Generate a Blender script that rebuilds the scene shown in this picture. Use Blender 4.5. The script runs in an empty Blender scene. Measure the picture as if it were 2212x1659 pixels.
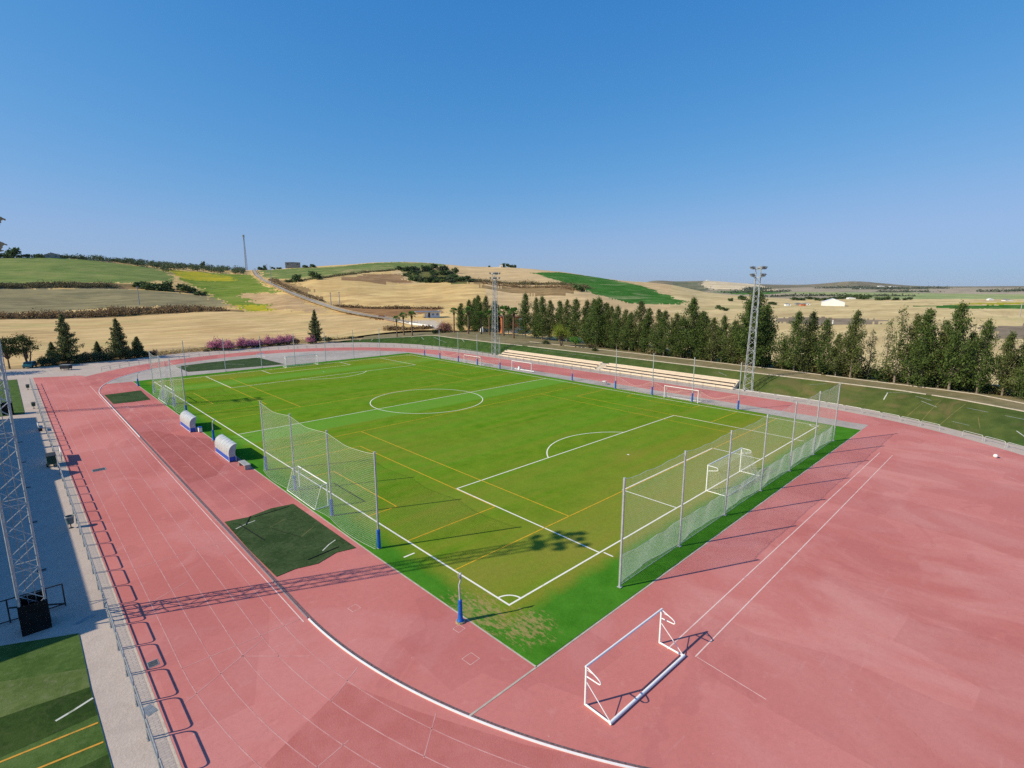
import bpy, bmesh, math, random
from math import sin, cos, pi, radians, sqrt, atan2, hypot
from mathutils import Vector, Matrix, noise as mnoise
random.seed(7)
S = bpy.context.scene
COL = S.collection
CAM = (-19.5525, -20.4074, 18.9353)
SUN_EL = 33.9
SUN_AZ = -64.3          # degrees from +Y towards +X
TAB=[(-0.0794,[(168,-0.1),(300,4.9),(312,6.7),(430,16.0),(440,18.8),(620,37.2),(780,15.2),(2100,-15.0),(4000,-20.0),(6500,-20.0),(9000,-120.0)]),(0.0018,[(168,-0.1),(300,4.1),(312,6.0),(430,15.8),(440,18.9),(620,39.8),(780,17.8),(2100,-15.0),(4000,-20.0),(6500,-20.0),(9000,-120.0)]),(0.0775,[(169,-0.1),(300,3.8),(313,5.4),(430,15.6),(440,19.2),(620,40.5),(780,18.5),(2100,-15.0),(4000,-20.0),(6500,-20.0),(9000,-120.0)]),(0.1640,[(171,-0.1),(300,4.3),(314,7.2),(430,15.0),(440,18.3),(640,37.6),(800,15.6),(2100,-15.0),(4000,-20.0),(6500,-20.0),(9000,-120.0)]),(0.2417,[(174,-0.1),(300,5.2),(310,6.0),(420,12.0),(430,13.1),(650,34.5),(810,12.5),(2100,-15.0),(4000,-20.0),(6500,-20.0),(9000,-120.0)]),(0.3159,[(178,-0.1),(290,5.0),(300,5.3),(410,12.2),(418,13.1),(660,33.1),(820,11.1),(2100,-15.0),(4000,-20.0),(6500,-20.0),(9000,-120.0)]),(0.3725,[(183,-0.1),(270,4.6),(280,5.2),(390,13.4),(400,14.7),(665,36.1),(825,14.1),(2100,-15.0),(4000,-20.0),(6500,-20.0),(9000,-120.0)]),(0.4626,[(192,0.4),(255,4.7),(265,5.2),(310,6.4),(480,24.5),(680,41.4),(840,19.4),(2100,-15.0),(4000,-20.0),(6500,-20.0),(9000,-120.0)]),(0.5777,[(203,1.4),(240,3.7),(255,4.3),(300,5.9),(480,18.8),(700,46.5),(860,24.5),(2100,-15.0),(4000,-20.0),(6500,-20.0),(9000,-120.0)]),(0.6914,[(193,1.8),(235,3.4),(255,4.5),(300,6.0),(490,21.5),(720,41.7),(880,19.7),(2100,-15.0),(4000,-20.0),(6500,-20.0),(9000,-120.0)]),(0.7690,[(179,1.8),(235,2.9),(255,4.1),(300,5.6),(450,15.6),(720,40.5),(880,18.5),(2100,-15.0),(4000,-20.0),(6500,-20.0),(9000,-120.0)]),(0.8615,[(163,1.8),(235,2.5),(255,3.9),(300,5.7),(450,15.7),(720,34.8),(880,12.8),(2100,-15.0),(4000,-20.0),(6500,-20.0),(9000,-120.0)]),(0.9616,[(148,1.8),(235,2.4),(260,3.8),(310,5.5),(380,7.8),(720,24.3),(880,2.3),(2100,-15.0),(4000,-20.0),(6500,-20.0),(9000,-120.0)]),(1.0264,[(140,1.8),(235,2.4),(265,3.4),(325,3.8),(400,5.0),(740,20.7),(940,6.7),(1577,-12.2),(3132,-14.3),(4500,44.0),(9500,-120.0)]),(1.0705,[(136,1.8),(235,2.5),(268,3.3),(335,3.1),(420,4.3),(760,16.4),(960,2.4),(1577,-11.7),(3132,-13.7),(4500,41.1),(9500,-120.0)]),(1.1254,[(132,1.8),(238,2.4),(275,2.9),(350,2.7),(450,2.7),(760,7.9),(960,-8.0),(1577,-10.9),(3132,-12.8),(4500,43.9),(9500,-120.0)]),(1.1953,[(127,1.7),(240,2.6),(285,2.6),(370,2.4),(490,1.8),(800,2.3),(1000,-8.0),(1577,-9.9),(3132,-11.5),(5000,22.2),(9500,-120.0)]),(1.2716,[(123,1.7),(241,2.9),(310,2.5),(450,1.2),(650,-0.5),(900,-2.6),(1080,-4.4),(2126,-8.2),(5000,-6.6),(6500,16.2),(9500,-120.0)]),(1.3419,[(120,1.7),(241,3.6),(322,2.9),(500,0.7),(748,-0.7),(924,-2.2),(1109,-3.9),(2126,-6.8),(5000,-4.9),(5500,45.2),(9500,-120.0)]),(1.4281,[(118,1.7),(255,3.6),(340,3.1),(520,1.1),(700,0.2),(950,-1.3),(1140,-3.0),(2658,-10.9),(5000,-2.7),(7500,2.3),(9500,-120.0)]),(1.5362,[(117,1.7),(290,2.8),(400,1.7),(620,-1.2),(850,-2.4),(1250,-5.1),(1500,-7.0),(2658,-7.7),(5000,0.3),(7500,5.4),(9500,-120.0)]),(1.6240,[(116,1.6),(320,2.5),(440,1.3),(700,-1.6),(950,-2.6),(1400,-5.3),(1680,-7.2),(2658,-4.8),(5000,2.9),(7500,11.4),(9500,-120.0)])]
POLY={'grey':[(-46,288),(-41,289),(-36,289),(-31,290),(-26,291),(-20,292),(-13,294),(-5,295),(3,299),(11,299),(18,297),(26,295),(35,294),(41,291),(48,287),(54,283),(69,289),(74,328),(81,380),(66,385),(58,390),(49,394),(41,404),(32,405),(23,406),(14,406),(5,408),(-3,409),(-11,410),(-19,410),(-26,410),(-33,410),(-40,409),(-47,409),(-54,409),(-52,378),(-50,350),(-48,326),(-47,305)],
'green':[(-54,418),(-47,419),(-40,419),(-33,419),(-26,420),(-18,420),(-11,419),(-3,419),(4,419),(12,418),(21,418),(29,420),(39,421),(48,423),(64,441),(82,467),(86,510),(90,562),(79,572),(69,582),(59,590),(49,598),(38,600),(24,598),(11,599),(-2,599),(-15,597),(-26,595),(-36,595),(-46,595),(-56,594),(-65,594),(-62,538),(-59,492),(-56,452)],
'ygreen':[(94,556),(108,559),(123,563),(136,557),(149,549),(162,541),(151,499),(131,400),(116,342),(113,363),(101,377),(93,360),(90,318),(86,281),(81,253),(68,260),(72,299),(78,353),(83,386),(87,425),(87,468),(90,508)],
'sunflower':[(94,559),(107,563),(122,566),(131,545),(139,520),(125,471),(112,475),(99,475),(89,496)],
'sunflower2':[(73,298),(80,288),(85,278),(80,253),(70,261)],
'rowstraw':[(101,376),(110,362),(115,339),(107,288),(101,254),(94,222),(90,232),(85,241),(81,253),(86,281),(90,318),(93,360)],
'green2':[(195,600),(213,590),(232,580),(250,569),(271,563),(299,569),(326,570),(353,569),(371,558),(395,554),(410,540),(361,512),(323,494),(293,484),(252,467),(222,441),(195,418),(178,411),(170,428),(161,444),(158,489),(181,568)],
'soil':[(241,445),(272,446),(250,392),(211,375),(190,376),(175,384),(203,408)],
'brush':[(155,473),(155,432),(142,380),(136,345),(127,309),(117,274),(114,280),(119,311),(124,344),(134,392)],
'soil2':[(113,255),(122,254),(128,246),(134,238),(140,230),(145,221),(151,213),(137,190),(126,193),(112,189),(100,186),(98,193),(104,227)],
'scrub':[(293,357),(286,330),(279,304),(301,304),(315,296),(329,287),(353,286),(320,251),(265,222),(262,235),(259,250),(255,264),(253,295)],
'dgreen':[(445,425),(504,437),(548,423),(560,407),(560,385),(534,345),(511,311),(459,262),(416,222),(379,189),(332,174),(319,185),(291,187),(301,208),(314,232),(329,259),(364,298),(387,333),(416,378)],
'copse':[(303,498),(320,490),(341,485),(363,481),(334,430),(300,360),(276,341),(269,356),(263,371),(251,388),(276,439)],
'white':[(3965,1931),(4183,1899),(4419,1859),(4525,1760),(3872,1401),(2448,817),(2650,992),(2879,1164),(2894,1260),(2887,1350),(3226,1591)],
'dgreen2':[(2076,967),(2354,1003),(2699,1049),(2124,750),(1767,563),(1437,410),(1243,315),(1087,322),(1167,378),(1250,441),(1446,555),(1605,667)],
'wood':[(3902,2160),(3758,1885),(2842,1345),(653,332),(603,333)],
'pgreen':[(2002,716),(2000,659),(2011,608),(2024,560),(2037,513),(2050,467),(2166,444),(2211,402),(2241,358),(2259,313),(2209,260),(2165,211),(2134,167),(2114,126),(2102,88),(2094,51),(2114,18),(2133,-15),(2151,-47),(2169,-78),(2187,-110),(2205,-140),(1383,-97),(1355,-77),(1329,-57),(1304,-38),(1279,-18),(1255,1),(1232,21),(1180,39),(1126,56),(1074,72),(1023,87),(973,101),(925,114),(935,139),(950,167),(967,198),(1295,326),(1454,414),(1723,553)],
'sunflower3':[(640,55),(714,47),(800,39),(853,25),(906,10),(923,-5),(941,-19),(959,-34),(977,-48),(996,-63),(1016,-78),(889,-71),(873,-58),(856,-45),(840,-32),(824,-20),(808,-7),(792,6),(754,19),(715,32),(677,44)],
'dgreen3':[(540,71),(555,61),(586,53),(618,45),(652,36),(686,26),(722,16),(756,4),(771,-8),(787,-20),(802,-32),(818,-44),(834,-57),(850,-69),(708,-62),(692,-51),(676,-41),(660,-30),(645,-20),(629,-10),(614,-1),(592,9),(568,19),(542,27),(518,36),(522,46),(523,57)],
'plow':[(254,78),(267,74),(280,69),(275,58),(270,49),(268,40),(267,32),(224,26),(219,32),(217,38),(216,45),(222,55),(224,65)],
'plow2':[(254,-4),(286,-12),(296,-16),(306,-21),(317,-26),(328,-31),(340,-37),(351,-42),(295,-39),(261,-38),(234,-36),(231,-33),(226,-29),(222,-25),(218,-22),(214,-18),(209,-15),(205,-11),(200,-8),(224,-6)],
'darkhill':[(5118,1395),(5634,1450),(5344,1236),(5972,1204),(5548,983),(5215,1040),(5005,1115),(5008,1238)],
'lot':[(108,173),(121,169),(107,150),(99,147),(102,167)]}
SKY_AIR=1.0; SKY_DUST=0.5; SKY_OZ=4.0; SKY_STR=.10; SUN_STR=5.0; SUN_COL=(1,.885,.64); EXPO=0.08; HAZE=2e-5
# per channel tone of the clear sky: gain, gamma, ceiling slope, soft limit
SKY_CURVE=((1.3,1.44,.95,.32),(.82,.77,1.35,.52),(1.02,.53,2.3,.86))

# ------------------------------------------------------------------ mesh builder
class MB:
    def __init__(s): s.v=[]; s.f=[]; s.m=[]
    def add(s, vs, fs, m=0):
        o=len(s.v); s.v.extend([tuple(v) for v in vs])
        s.f.extend([tuple(i+o for i in f) for f in fs]); s.m.extend([m]*len(fs))
    def quad(s,a,b,c,d,m=0): s.add([a,b,c,d],[(0,1,2,3)],m)
    def box(s,c,size,rz=0,m=0,R=None):
        hx,hy,hz=[q/2 for q in size]
        vs=[Vector((x,y,z)) for z in(-hz,hz) for y in(-hy,hy) for x in(-hx,hx)]
        R=R or Matrix.Rotation(rz,3,'Z'); c=Vector(c)
        s.add([c+R@v for v in vs],[(0,2,3,1),(4,5,7,6),(0,1,5,4),(2,6,7,3),(0,4,6,2),(1,3,7,5)],m)
    def bevbox(s,c,size,bev=.03,rz=0,m=0):
        bm=bmesh.new(); bmesh.ops.create_cube(bm,size=1)
        for v in bm.verts: v.co=Vector((v.co.x*size[0],v.co.y*size[1],v.co.z*size[2]))
        bmesh.ops.bevel(bm,geom=bm.edges[:],offset=bev,segments=2,affect='EDGES',profile=.7)
        R=Matrix.Rotation(rz,3,'Z'); c=Vector(c)
        bm.verts.index_update()
        s.add([c+R@v.co for v in bm.verts],[tuple(v.index for v in f.verts) for f in bm.faces],m); bm.free()
    def tube(s,pts,r,n=6,m=0,cap=True):
        pts=[Vector(p) for p in pts]; N=len(pts); rs=r if isinstance(r,(list,tuple)) else [r]*N
        vs=[];fs=[]; prev=None
        for i,p in enumerate(pts):
            t=(pts[min(i+1,N-1)]-pts[max(i-1,0)])
            if t.length<1e-9: t=Vector((0,0,1))
            t.normalize()
            if prev is None:
                a=Vector((0,0,1)) if abs(t.z)<.9 else Vector((1,0,0))
                u=t.cross(a).normalized()
            else:
                u=(prev-t*prev.dot(t)); u=u.normalized() if u.length>1e-6 else t.orthogonal().normalized()
            prev=u; w=t.cross(u)
            for k in range(n):
                a=2*pi*k/n; vs.append(p+(u*cos(a)+w*sin(a))*rs[i])
        for i in range(N-1):
            for k in range(n):
                a=i*n+k;b=i*n+(k+1)%n; fs.append((a,b,b+n,a+n))
        if cap and n>2:
            fs.append(tuple(range(n))[::-1]); fs.append(tuple(range((N-1)*n,N*n)))
        s.add(vs,fs,m)
    def prism(s,poly,z0,z1,m=0):
        n=len(poly)
        s.add([(x,y,z0) for x,y in poly]+[(x,y,z1) for x,y in poly],
              [tuple(range(n))[::-1],tuple(range(n,2*n))]+[(i,(i+1)%n,(i+1)%n+n,i+n) for i in range(n)],m)
    def extrude_y(s,prof,y0,y1,m=0,caps=True):
        n=len(prof)
        fs=[(i,(i+1)%n,(i+1)%n+n,i+n) for i in range(n)]
        if caps: fs+=[tuple(range(n))[::-1],tuple(range(n,2*n))]
        s.add([(x,y0,z) for x,z in prof]+[(x,y1,z) for x,z in prof],fs,m)
    def ribbon(s,pts,w,z=None,m=0,closed=False):
        P=[Vector((p[0],p[1],(p[2] if len(p)>2 else 0) if z is None else z)) for p in pts]; N=len(P)
        L=[];R=[]
        for i in range(N):
            if closed: a=P[i-1];b=P[(i+1)%N]
            else: a=P[max(i-1,0)];b=P[min(i+1,N-1)]
            t=Vector(((b-a).x,(b-a).y,0)).normalized(); n=Vector((-t.y,t.x,0))*w/2
            L.append(P[i]+n);R.append(P[i]-n)
        k=N if closed else N-1
        s.add(L+R,[(i,i+N,(i+1)%N+N,(i+1)%N) for i in range(k)],m)
    def kerb(s,P,w,zb,zt,m=0):
        P=[Vector(p) for p in P]; N=len(P); vs=[];fs=[]
        for i in range(N):
            t=P[min(i+1,N-1)]-P[max(i-1,0)]; n=Vector((-t.y,t.x,0)).normalized()*w/2
            for q,z in((n,zb),(n,zt),(-n,zt),(-n,zb)): vs.append(P[i]+q+Vector((0,0,z)))
        for i in range(N-1):
            a=4*i; fs+=[(a,a+4,a+5,a+1),(a+1,a+5,a+6,a+2),(a+2,a+6,a+7,a+3)]
        fs+=[(0,1,2,3),(4*N-4,4*N-1,4*N-2,4*N-3)]
        s.add(vs,fs,m)
    def lathe(s,prof,c=(0,0,0),n=12,m=0):
        vs=[];fs=[];N=len(prof)
        for r,z in prof:
            for k in range(n): vs.append((c[0]+r*cos(2*pi*k/n),c[1]+r*sin(2*pi*k/n),c[2]+z))
        for i in range(N-1):
            for k in range(n): a=i*n+k;b=i*n+(k+1)%n; fs.append((a,b,b+n,a+n))
        s.add(vs,fs,m)
    def leaf(s,c,size,m=0,up=.3,asp=.6):
        d=Vector((random.gauss(0,1),random.gauss(0,1),random.gauss(0,1))).normalized()
        n=Vector((random.gauss(0,1),random.gauss(0,1),random.gauss(0,1)+up)).normalized()
        u=d.cross(n)
        if u.length<1e-3: return
        u.normalize(); w=n.cross(u)*asp; c=Vector(c); u=u*size*.5; w=w*size*.5
        s.add([c-u,c-w*.9,c+u,c+w],[(0,1,2,3)],m)
    def build(s,name,mats,parent=None,smooth=False,loc=None):
        me=bpy.data.meshes.new(name); me.from_pydata(s.v,[],s.f)
        for mm in (mats if isinstance(mats,(list,tuple)) else [mats]): me.materials.append(mm)
        if any(s.m): me.polygons.foreach_set('material_index',s.m)
        me.update()
        if smooth:
            me.polygons.foreach_set('use_smooth',[True]*len(s.f)); me.set_sharp_from_angle(angle=.75)
        me.update(); o=bpy.data.objects.new(name,me); COL.objects.link(o)
        if parent is not None: o.parent=parent
        if loc is not None: o.location=loc
        return o
def empty(name,loc=(0,0,0),rz=0):
    o=bpy.data.objects.new(name,None); o.empty_display_size=.3; COL.objects.link(o)
    o.location=loc; o.rotation_euler=(0,0,rz); return o
def tag(o,label=None,cat=None,group=None,kind=None):
    if label: o['label']=label
    if cat: o['category']=cat
    if group: o['group']=group
    if kind: o['kind']=kind
    return o
def struct(o): o['kind']='structure'; return o
KIDS={}
def copy_tree(o,parent=None):
    c=o.copy(); COL.objects.link(c)
    if parent is not None: c.parent=parent
    for ch in list(o.children): copy_tree(ch,c)
    return c
ORD=['','first','second','third','fourth','fifth','sixth','seventh','eighth','ninth','tenth','eleventh','twelfth','thirteenth','fourteenth','fifteenth','sixteenth','seventeenth','eighteenth','nineteenth']
TENS={2:'twenty',3:'thirty',4:'forty',5:'fifty',6:'sixty',7:'seventy',8:'eighty',9:'ninety'}
def ordw(n):
    if n<20: return ORD[n]
    if n>=100: return 'hundred-and-'+ordw(n-100) if n>100 else 'hundredth'
    t,u=divmod(n,10)
    return (TENS[t][:-1]+'ieth') if u==0 else TENS[t]+'-'+ORD[u]
# ------------------------------------------------------------------ materials
class NB:
    def __init__(s,name,rough=.8,spec=.3):
        s.mat=bpy.data.materials.new(name); s.mat.use_nodes=True; s.nt=s.mat.node_tree; s.N=s.nt.nodes; s.L=s.nt.links
        s.b=s.N['Principled BSDF']; s.b.inputs['Roughness'].default_value=rough; s.b.inputs['Specular IOR Level'].default_value=spec; s.b.inputs['Coat Weight'].default_value=0.
        s._pos=None; s._obj=None
    def node(s,t,**k):
        n=s.N.new(t)
        for a,v in k.items(): setattr(n,a,v)
        return n
    def put(s,sock,v):
        if hasattr(v,'is_output'): s.L.new(v,sock)
        elif isinstance(v,(tuple,list)) and len(v)==3 and sock.type=='RGBA': sock.default_value=(*v,1)
        else: sock.default_value=v
    def pos(s):
        if not s._pos: s._pos=s.node('ShaderNodeNewGeometry').outputs['Position']
        return s._pos
    def island(s): return s.node('ShaderNodeNewGeometry').outputs['Random Per Island']
    def objco(s): return s.node('ShaderNodeTexCoord').outputs['Object']
    def xyz(s,v):
        n=s.node('ShaderNodeSeparateXYZ'); s.L.new(v,n.inputs[0]); return n.outputs
    def scale(s,v,sc,rot=0):
        n=s.node('ShaderNodeMapping'); s.L.new(v,n.inputs['Vector']); n.inputs['Scale'].default_value=sc; n.inputs['Rotation'].default_value=(0,0,rot); return n.outputs[0]
    def noise(s,scale,detail=3,rough=.55,vec=None,dist=0):
        n=s.node('ShaderNodeTexNoise'); s.put(n.inputs['Vector'],vec if vec is not None else s.pos())
        n.inputs['Scale'].default_value=scale; n.inputs['Detail'].default_value=detail; n.inputs['Roughness'].default_value=rough; n.inputs['Distortion'].default_value=dist
        return n.outputs['Fac']
    def vor(s,scale,vec=None,feature='F1',out='Color',dist='EUCLIDEAN'):
        n=s.node('ShaderNodeTexVoronoi',feature=feature); n.distance=dist
        s.put(n.inputs['Vector'],vec if vec is not None else s.pos()); n.inputs['Scale'].default_value=scale; return n.outputs[out]
    def rng(s,v,a,b,c=0.,d=1.,smooth=False):
        n=s.node('ShaderNodeMapRange'); s.put(n.inputs[0],v)
        if smooth: n.interpolation_type='SMOOTHSTEP'
        for i,q in enumerate((a,b,c,d)): n.inputs[i+1].default_value=q
        return n.outputs[0]
    def math(s,op,a,b=0.,c=0.):
        n=s.node('ShaderNodeMath',operation=op); s.put(n.inputs[0],a); s.put(n.inputs[1],b); s.put(n.inputs[2],c); return n.outputs[0]
    def mix(s,f,a,b,mode='MIX'):
        n=s.node('ShaderNodeMix',data_type='RGBA',blend_type=mode); s.put(n.inputs[0],f); s.put(n.inputs[6],a); s.put(n.inputs[7],b); return n.outputs[2]
    def col(s,c): s.put(s.b.inputs['Base Color'],c); return s
    def bump(s,h,strength=.3,dist=.02):
        n=s.node('ShaderNodeBump'); s.L.new(h,n.inputs['Height']); n.inputs['Strength'].default_value=strength; n.inputs['Distance'].default_value=dist
        s.L.new(n.outputs[0],s.b.inputs['Normal']); return s
def plain(name,c,rough=.6,var=.12,scale=6.,metal=0.,spec=.3,obj=True):
    nb=NB(name,rough,spec); v=nb.objco() if obj else nb.pos()
    n=nb.noise(scale,4,.6,v); c2=tuple(q*(1-var*2) for q in c); c1=tuple(min(1,q*(1+var)) for q in c)
    nb.col(nb.mix(nb.rng(n,.3,.7),c2,c1)); nb.b.inputs['Metallic'].default_value=metal; return nb.mat
def leafmat(name,c1,c2,trans=.25,rough=.7):
    nb=NB(name,rough,.2); i=nb.island(); n=nb.noise(.55,2,.5)
    f=nb.math('ADD',nb.math('MULTIPLY',i,.6),nb.math('MULTIPLY',nb.rng(n,.3,.7),.4))
    c=nb.mix(f,c1,c2); nb.col(c)
    tr=nb.node('ShaderNodeBsdfTranslucent'); nb.L.new(c,tr.inputs[0])
    mx=nb.node('ShaderNodeMixShader'); mx.inputs[0].default_value=trans
    nb.L.new(nb.b.outputs[0],mx.inputs[1]); nb.L.new(tr.outputs[0],mx.inputs[2])
    nb.L.new(mx.outputs[0],nb.N['Material Output'].inputs[0]); return nb.mat
M={}
M['galv']=plain('galvanised_steel',(.45,.48,.50),.5,.12,5,.15)
M['dgalv']=plain('dull_steel',(.30,.32,.34),.5,.15,5,.3)
M['white']=plain('white_paint',(.86,.86,.85),.45,.03,3)
M['whitecord']=plain('white_cord',(.56,.60,.53),.7,.05,3)
M['pinkcord']=plain('faded_cord',(.62,.50,.46),.7,.05,3)
M['blackcord']=plain('dark_cord',(.05,.06,.05),.8,.1,3)
M['blue']=plain('blue_vinyl',(.012,.13,.52),.45,.2,7)
M['dugblue']=plain('blue_panel',(.02,.10,.50),.45,.12,3)
M['shell']=plain('frosted_shell',(.46,.48,.50),.42,.10,2,spec=.4)
M['black']=plain('black_wrap',(.008,.009,.009),.9,.3,4)
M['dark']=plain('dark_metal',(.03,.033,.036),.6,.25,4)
M['bark']=plain('bark',(.16,.115,.085),.9,.3,5)
M['palebark']=plain('pale_bark',(.26,.21,.17),.9,.3,5)
M['palmbark']=plain('palm_bark',(.20,.13,.085),.95,.3,8)
M['conc']=plain('concrete',(.50,.44,.37),.85,.12,2.5)
M['tread']=plain('bleacher_tread',(.33,.25,.19),.9,.12,1.5)
M['greyconc']=plain('grey_concrete',(.36,.36,.36),.85,.12,2.5)
M['bleach']=plain('bleacher_concrete',(.70,.58,.45),.85,.06,1.2)
M['rust']=plain('rusty_steel',(.16,.06,.03),.9,.3,5)
M['wall']=plain('cream_wall',(.62,.58,.50),.85,.08,2)
M['whitewall']=plain('white_wall',(.78,.78,.78),.8,.05,1)
M['orange']=plain('orange_wall',(.60,.20,.09),.85,.1,1)
M['tile']=plain('roof_tile',(.30,.12,.07),.85,.2,6)
M['glass']=plain('dark_glass',(.02,.028,.035),.12,.1,2,spec=.6)
M['greywall']=plain('grey_wall',(.30,.29,.26),.85,.1,1)
M['teal']=plain('teal_paint',(.02,.16,.19),.35,.1,3,spec=.5)
M['rubber']=plain('tyre_rubber',(.015,.015,.015),.9,.2,5)
M['binteal']=plain('grey_green_bin',(.13,.19,.19),.5,.15,6)
M['bingreen']=plain('dark_green_bin',(.025,.07,.045),.5,.15,6)
M['lens']=plain('lamp_glass',(.30,.31,.32),.2,.1,4,spec=.6)
M['housing']=plain('lamp_housing',(.26,.28,.30),.5,.15,4,.3)
M['tan']=plain('tan_housing',(.36,.30,.17),.5,.15,4)
L_CAS=leafmat('casuarina_foliage',(.036,.078,.016),(.150,.210,.052),.35)
L_CAS2=leafmat('olive_green_foliage',(.058,.088,.022),(.190,.220,.070),.35)
L_CON=leafmat('conifer_foliage',(.055,.082,.032),(.175,.20,.075),.35)
L_BRD=leafmat('broad_foliage',(.018,.040,.010),(.075,.115,.026))
L_LIME=leafmat('lime_foliage',(.13,.20,.02),(.33,.36,.05))
L_BRIGHT=leafmat('bright_foliage',(.06,.17,.02),(.14,.32,.045))
L_PALM=leafmat('palm_frond',(.05,.14,.02),(.17,.34,.07),.35)
L_BUSH=leafmat('bush_foliage',(.040,.066,.030),(.130,.160,.078))
L_FAR=leafmat('far_foliage',(.036,.072,.020),(.125,.185,.055))
L_OLV=leafmat('olive_foliage',(.045,.075,.035),(.135,.175,.085))
L_PINK=leafmat('pink_blossom',(.55,.14,.27),(.85,.38,.52),.3)
L_DPINK=leafmat('dull_pink_blossom',(.26,.07,.09),(.50,.18,.19),.25)
L_DRY=leafmat('dry_brush',(.16,.095,.045),(.38,.26,.125),.2)
L_DRYG=leafmat('dry_green_brush',(.09,.095,.04),(.27,.21,.10),.2)
L_STRAW=leafmat('straw_grass',(.38,.28,.11),(.66,.52,.26),.15)
# ground materials ------------------------------------------------------------
def turf_material():
    nb=NB('pitch_grass',1.,.0); x,y,z=nb.xyz(nb.pos())
    fine=nb.noise(9,3,.7); mid=nb.noise(.5,4,.6); big=nb.noise(.06,3,.55,dist=.6)
    st=nb.math('SINE',nb.math('MULTIPLY',y,2*pi/11.0)); st=nb.rng(st,-.35,.35)
    streak=nb.noise(1,3,.6,nb.scale(nb.pos(),(.03,.55,1)))
    g1=(.084,.206,.009); g2=(.150,.276,.018); ol=(.205,.235,.028); dry=(.335,.235,.062); out=(.043,.170,.012)
    c=nb.mix(nb.rng(mid,.3,.7),g1,g2)
    c=nb.mix(nb.math('MULTIPLY',st,.30),c,(.135,.285,.026))
    c=nb.mix(nb.math('MULTIPLY',nb.rng(streak,.42,.62),.50),c,ol)
    # lighter mown bands beyond the halfway line and near the far area
    for (a,b) in ((44.6,49.8),(86.5,91.5)):
        k=nb.math('MULTIPLY',nb.rng(y,a-.2,a+.2),nb.rng(y,b+.2,b-.2)); c=nb.mix(nb.math('MULTIPLY',k,.55),c,(.135,.33,.045))
    # worn olive areas: goal ends and the near left side
    near=nb.rng(nb.math('ADD',y,nb.math('MULTIPLY',nb.math('SUBTRACT',big,.5),26)),24,-1)
    far=nb.rng(nb.math('ADD',y,nb.math('MULTIPLY',nb.math('SUBTRACT',big,.5),10)),93,100)
    worn=nb.math('MULTIPLY',nb.math('MAXIMUM',near,far),nb.rng(mid,.2,.6,.55,1.))
    s2=nb.noise(1,4,.65,nb.scale(nb.pos(),(.10,.75,1)),.5)
    worn=nb.math('MULTIPLY',worn,nb.rng(s2,.33,.60,.38,1.)); c=nb.mix(nb.math('MULTIPLY',worn,.62),c,(.245,.222,.030))
    gx=nb.math('SUBTRACT',x,29.1); gd=nb.math('SQRT',nb.math('ADD',nb.math('MULTIPLY',gx,nb.math('MULTIPLY',gx,.30)),nb.math('MULTIPLY',y,y)))
    c=nb.mix(nb.math('MULTIPLY',nb.rng(nb.math('ADD',gd,nb.math('MULTIPLY',mid,7)),15,3),.55),c,(.32,.27,.06))
    for (cx,cy,r,s_) in ((8,1.8,8,.5),(1.0,4,5,.45),(46,4,12,.35),(29,11,4,.4),(5,14,7,.30),(9,33,12,.22),(50,92,12,.4),(12,96,10,.3)):
        dx=nb.math('SUBTRACT',x,cx); dy=nb.math('SUBTRACT',y,cy)
        d=nb.math('SQRT',nb.math('ADD',nb.math('MULTIPLY',dx,dx),nb.math('MULTIPLY',dy,nb.math('MULTIPLY',dy,1.6))))
        c=nb.mix(nb.math('MULTIPLY',nb.rng(nb.math('ADD',d,nb.math('MULTIPLY',mid,r*.9)),r*1.3,r*.3),s_),c,(.30,.235,.055))
    # greener surround outside the lines
    o=nb.math('MAXIMUM',nb.math('MAXIMUM',nb.math('MULTIPLY',x,-1),nb.math('SUBTRACT',x,58.25)),nb.math('MAXIMUM',nb.math('MULTIPLY',y,-1),nb.math('SUBTRACT',y,100)))
    c=nb.mix(nb.rng(nb.math('ADD',o,nb.math('MULTIPLY',nb.math('SUBTRACT',mid,.5),1.6)),.5,1.7),c,nb.mix(nb.rng(mid,.3,.7),out,(.075,.235,.022)))
    # scraped bare blotches at the near corner
    def dd(cx,cy,r,ex=1.):
        dx=nb.math('SUBTRACT',x,cx); dy=nb.math('SUBTRACT',y,cy)
        d=nb.math('SQRT',nb.math('ADD',nb.math('MULTIPLY',dx,dx),nb.math('MULTIPLY',dy,nb.math('MULTIPLY',dy,ex))))
        return nb.rng(d,r,r*.35)
    sc=nb.noise(1.0,5,.75,nb.scale(nb.pos(),(4.2,1.7,1),.75))
    k=nb.math('MAXIMUM',dd(-.7,-2.1,2.2),dd(-1.6,.6,2.1,.35))
    c=nb.mix(nb.math('MULTIPLY',nb.rng(nb.math('ADD',sc,nb.math('MULTIPLY',k,.16)),.585,.71,0,.72),nb.rng(k,0,.2)),c,(.40,.27,.12))
    c=nb.mix(nb.rng(fine,.25,.75,.0,.42),c,(.015,.05,.003)) if False else nb.mix(1.,c,nb.mix(nb.math('ADD',nb.math('MULTIPLY',fine,.6),nb.math('MULTIPLY',nb.noise(2.6,4,.7),.4)),(.55,.58,.55),(1.42,1.38,1.42)),'MULTIPLY')
    nb.col(c); nb.bump(fine,.5,.03); return nb.mat
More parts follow.
